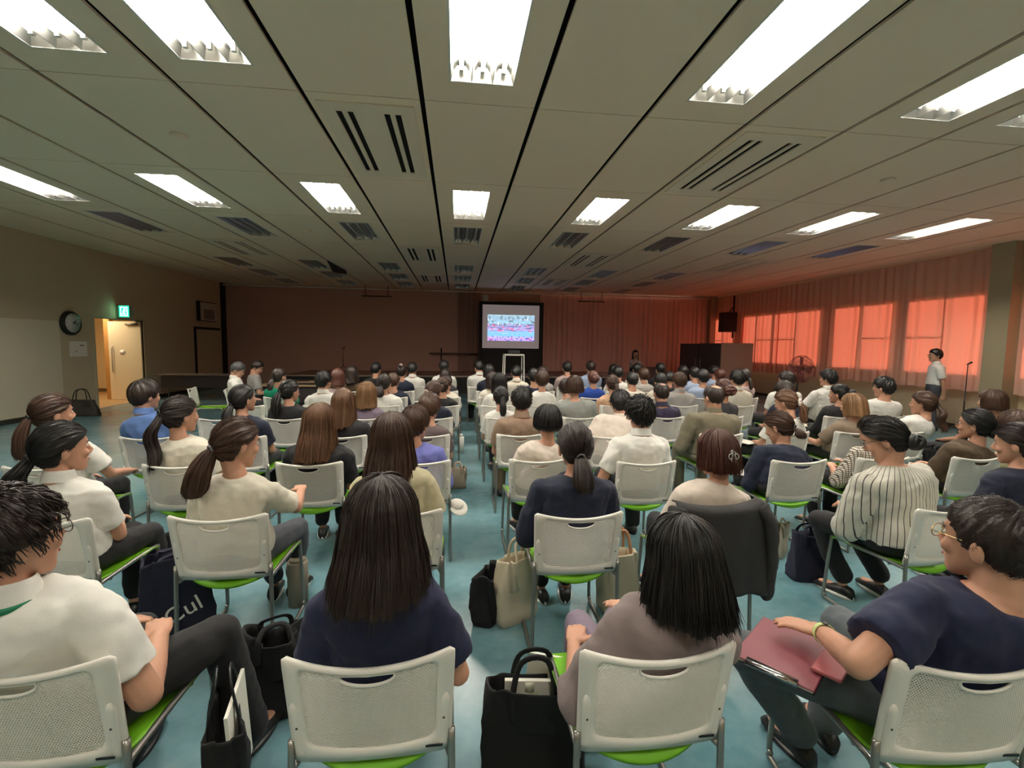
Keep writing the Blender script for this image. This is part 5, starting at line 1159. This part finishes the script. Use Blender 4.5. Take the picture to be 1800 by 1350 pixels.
soft_bag('pouch', (-1.80, 3.22, 0), .3, .26, .15, .40, M_BLK2, 'small black bag with tiny white mark by clasped hands', hh=.05, taper=.6)
soft_bag('backpack', (2.52, 2.98, 0), -.2, .24, .16, .34, M_NAVYC, 'navy backpack on the floor below the striped blouse', hh=.06, taper=.75)
soft_bag('shoulder_bag', (2.62, 3.42, 0), .8, .34, .14, .22, mat('greige_leather', (176, 166, 146), .6), 'greige handbag lying under the slate blouse chair', hh=.05, slump=.02)
soft_bag('shoulder_bag', (.02, 5.30, 0), .1, .20, .10, .24, M_GREYB, 'beige rounded handbag hanging beside the aisle chair', hh=.06, taper=.9)
k = MB(); k.ell((.02, 3.5, .41), (.075, .085, .014), rotx(.5)@roty(.3), 24, 8); k.ell((.01, 3.50, .43), (.05, .05, .035), rotx(.5), 20, 10); tag(k.build('sun_hat', mat('hat_cloth', (226, 222, 210), .85, bump=.3, bscale=40)), 'white cloth hat hanging at the left aisle chair', 'hat')
k = MB(); k.tube([(.07, 7.05, 0), (.07, 7.05, .25)], .05, 16); k.tube([(.07, 7.05, .25), (.07, 7.05, .29)], [.03, .028], 12); tag(k.build('bottle', M_WHITE), 'white bottle on the floor of the aisle far ahead', 'bottle')
soft_bag('tote_bag', (-7.98, 10.95, 0), .25, .62, .22, .34, mat('dark_tote', (52, 46, 38), .7), 'dark tote bag with looped handles by the left wall', hh=.22, taper=.7)
k = MB(); k.tube([(-8.32, 10.62, 0), (-8.32, 10.62, .3), (-8.32, 10.62, .36)], [.05, .05, .03], 16); tag(k.build('bottle', M_PAPER), 'white bottle on the floor beside the dark tote bag', 'bottle')
soft_bag('shoulder_bag', (5.55, 4.75, 0), .2, .5, .2, .52, M_BLK2, 'large black bag between the right chairs', hh=.04)
# white cord bag behind the blue shirt chair
t = soft_bag('pouch', (-3.02, 4.22, .0), .2, .2, .1, .42, mat('white_cloth_bag', (222, 222, 216), .8), 'white cloth bag under the blue shirt chair', hh=.05, taper=.7)
# jacket draped over the second-row chair
t = empty('draped_jacket', (1.42, 2.30, 0), 0, 'dark grey jacket draped over the ivory blouse chair', 'jacket')
M_JK = mat('jacket_charcoal', (46, 44, 44), .8, noise=.1, bump=.2, bscale=140)
nu, nv = 40, 26; G = []
for j in range(nv):
    v = j/(nv-1); row = []
    for i in range(nu):
        u = -1+2*i/(nu-1); p = backS(u*1.06, 1.0)
        d = v*.52
        if v < .10: q = p+np.array([0, .05-.6*v, .012+.12*v])
        else: q = p+np.array([0, -.022-.05*(v-.1)+.012*math.sin(9*u+3*v)*v, .012-(d-.052)])
        q[2] += .03*math.sin(3*u+1)*v; q[0] *= 1+.05*v; row.append(q)
    G.append(row)
G = np.array(G); k = MB(); F = [(j*nu+i, j*nu+i+1, (j+1)*nu+i+1, (j+1)*nu+i) for j in range(nv-1) for i in range(nu-1)]; k.add(G.reshape(-1, 3), F)
o = k.build('jacket_back', M_JK, t); s_ = o.modifiers.new('solid', 'SOLIDIFY'); s_.thickness = .008
for s, L in ((1, .52), (-1, .36)):
    k = MB(); P = bez([(s*.235, .01, .80), (s*.275, -.03, .70), (s*.285, -.04, .80-L*.6), (s*.27, -.03, .80-L)], 6); k.tube(P, np.linspace(.055, .043, len(P)), 16, flat=.7)
    o = k.build('jacket_sleeve', M_JK, t); s2 = o.modifiers.new('sub', 'SUBSURF'); s2.levels = s2.render_levels = 1; d_ = o.modifiers.new('f', 'DISPLACE'); d_.texture = _clouds2; d_.strength = .015; d_.texture_coords = 'GLOBAL'
# folder, phone case and clipboard on the lap of the person in navy tee
M_MAR = mat('maroon_cover', (124, 56, 66), .5)
t = empty('clipboard_folder', (1.13, 1.40, .615), math.radians(-52), 'maroon folder with metal clip on the lap, bottom right', 'folder')
bevel(boxobj('cover', (-.12, .12, -.16, .16, 0, .006), M_MAR, t), .003, 1); boxobj('page_stack', (-.115, .115, -.155, .155, -.006, 0), M_PAPER, t); bevel(boxobj('back_cover', (-.12, .12, -.16, .16, -.010, -.006), M_BLACK, t), .002, 1)
k = MB(); k.box(-.075, .075, -.17, -.148, -.004, .014); k.tube([(-.05, -.172, .008), (.05, -.172, .008)], .006, 8); k.build('clip', M_METAL, t)
t = empty('phone_case', (1.22, 1.30, .625), math.radians(-55), 'dusty pink phone case lying on the maroon folder', 'phone')
bevel(boxobj('case', (-.042, .042, -.08, .08, 0, .014), mat('dusty_pink', (176, 98, 100), .55), t), .006, 3)
k = MB(); k.tube(bez([(-1.005, 1.51, .615), (-.985, 1.53, .625), (-.955, 1.55, .62)], 4), .012, 10); tag(k.build('pen_case', M_WHITE), 'small white object on the black trousers, bottom left', 'pen case')
sheet('papers', (2.50, 3.72, .57), .5, .21, .29, 'white papers on the lap of the slate navy blouse')
sheet('papers', (4.08, 4.95, .575), .3, .21, .29, 'open white papers on the lap of the taupe tee')
sheet('papers', (4.92, 4.86, .575), .2, .30, .21, 'white papers beside the dark brown blouse')
sheet('papers', (3.32, 4.98, .575), .3, .2, .28, 'white papers on the lap of scrunchie wearer')
sheet('papers', (4.30, 3.78, .575), .3, .2, .28, 'white papers on the lap of the dark brown blouse')
sheet('notebook', (-.04, 1.62, .555), .2, .10, .20, 'white notebook at the right thigh of the navy tee', 'notebook', th=.012)
sheet('papers', (4.95, 6.0, .575), .3, .2, .28, 'white papers on the lap of the black jacket')
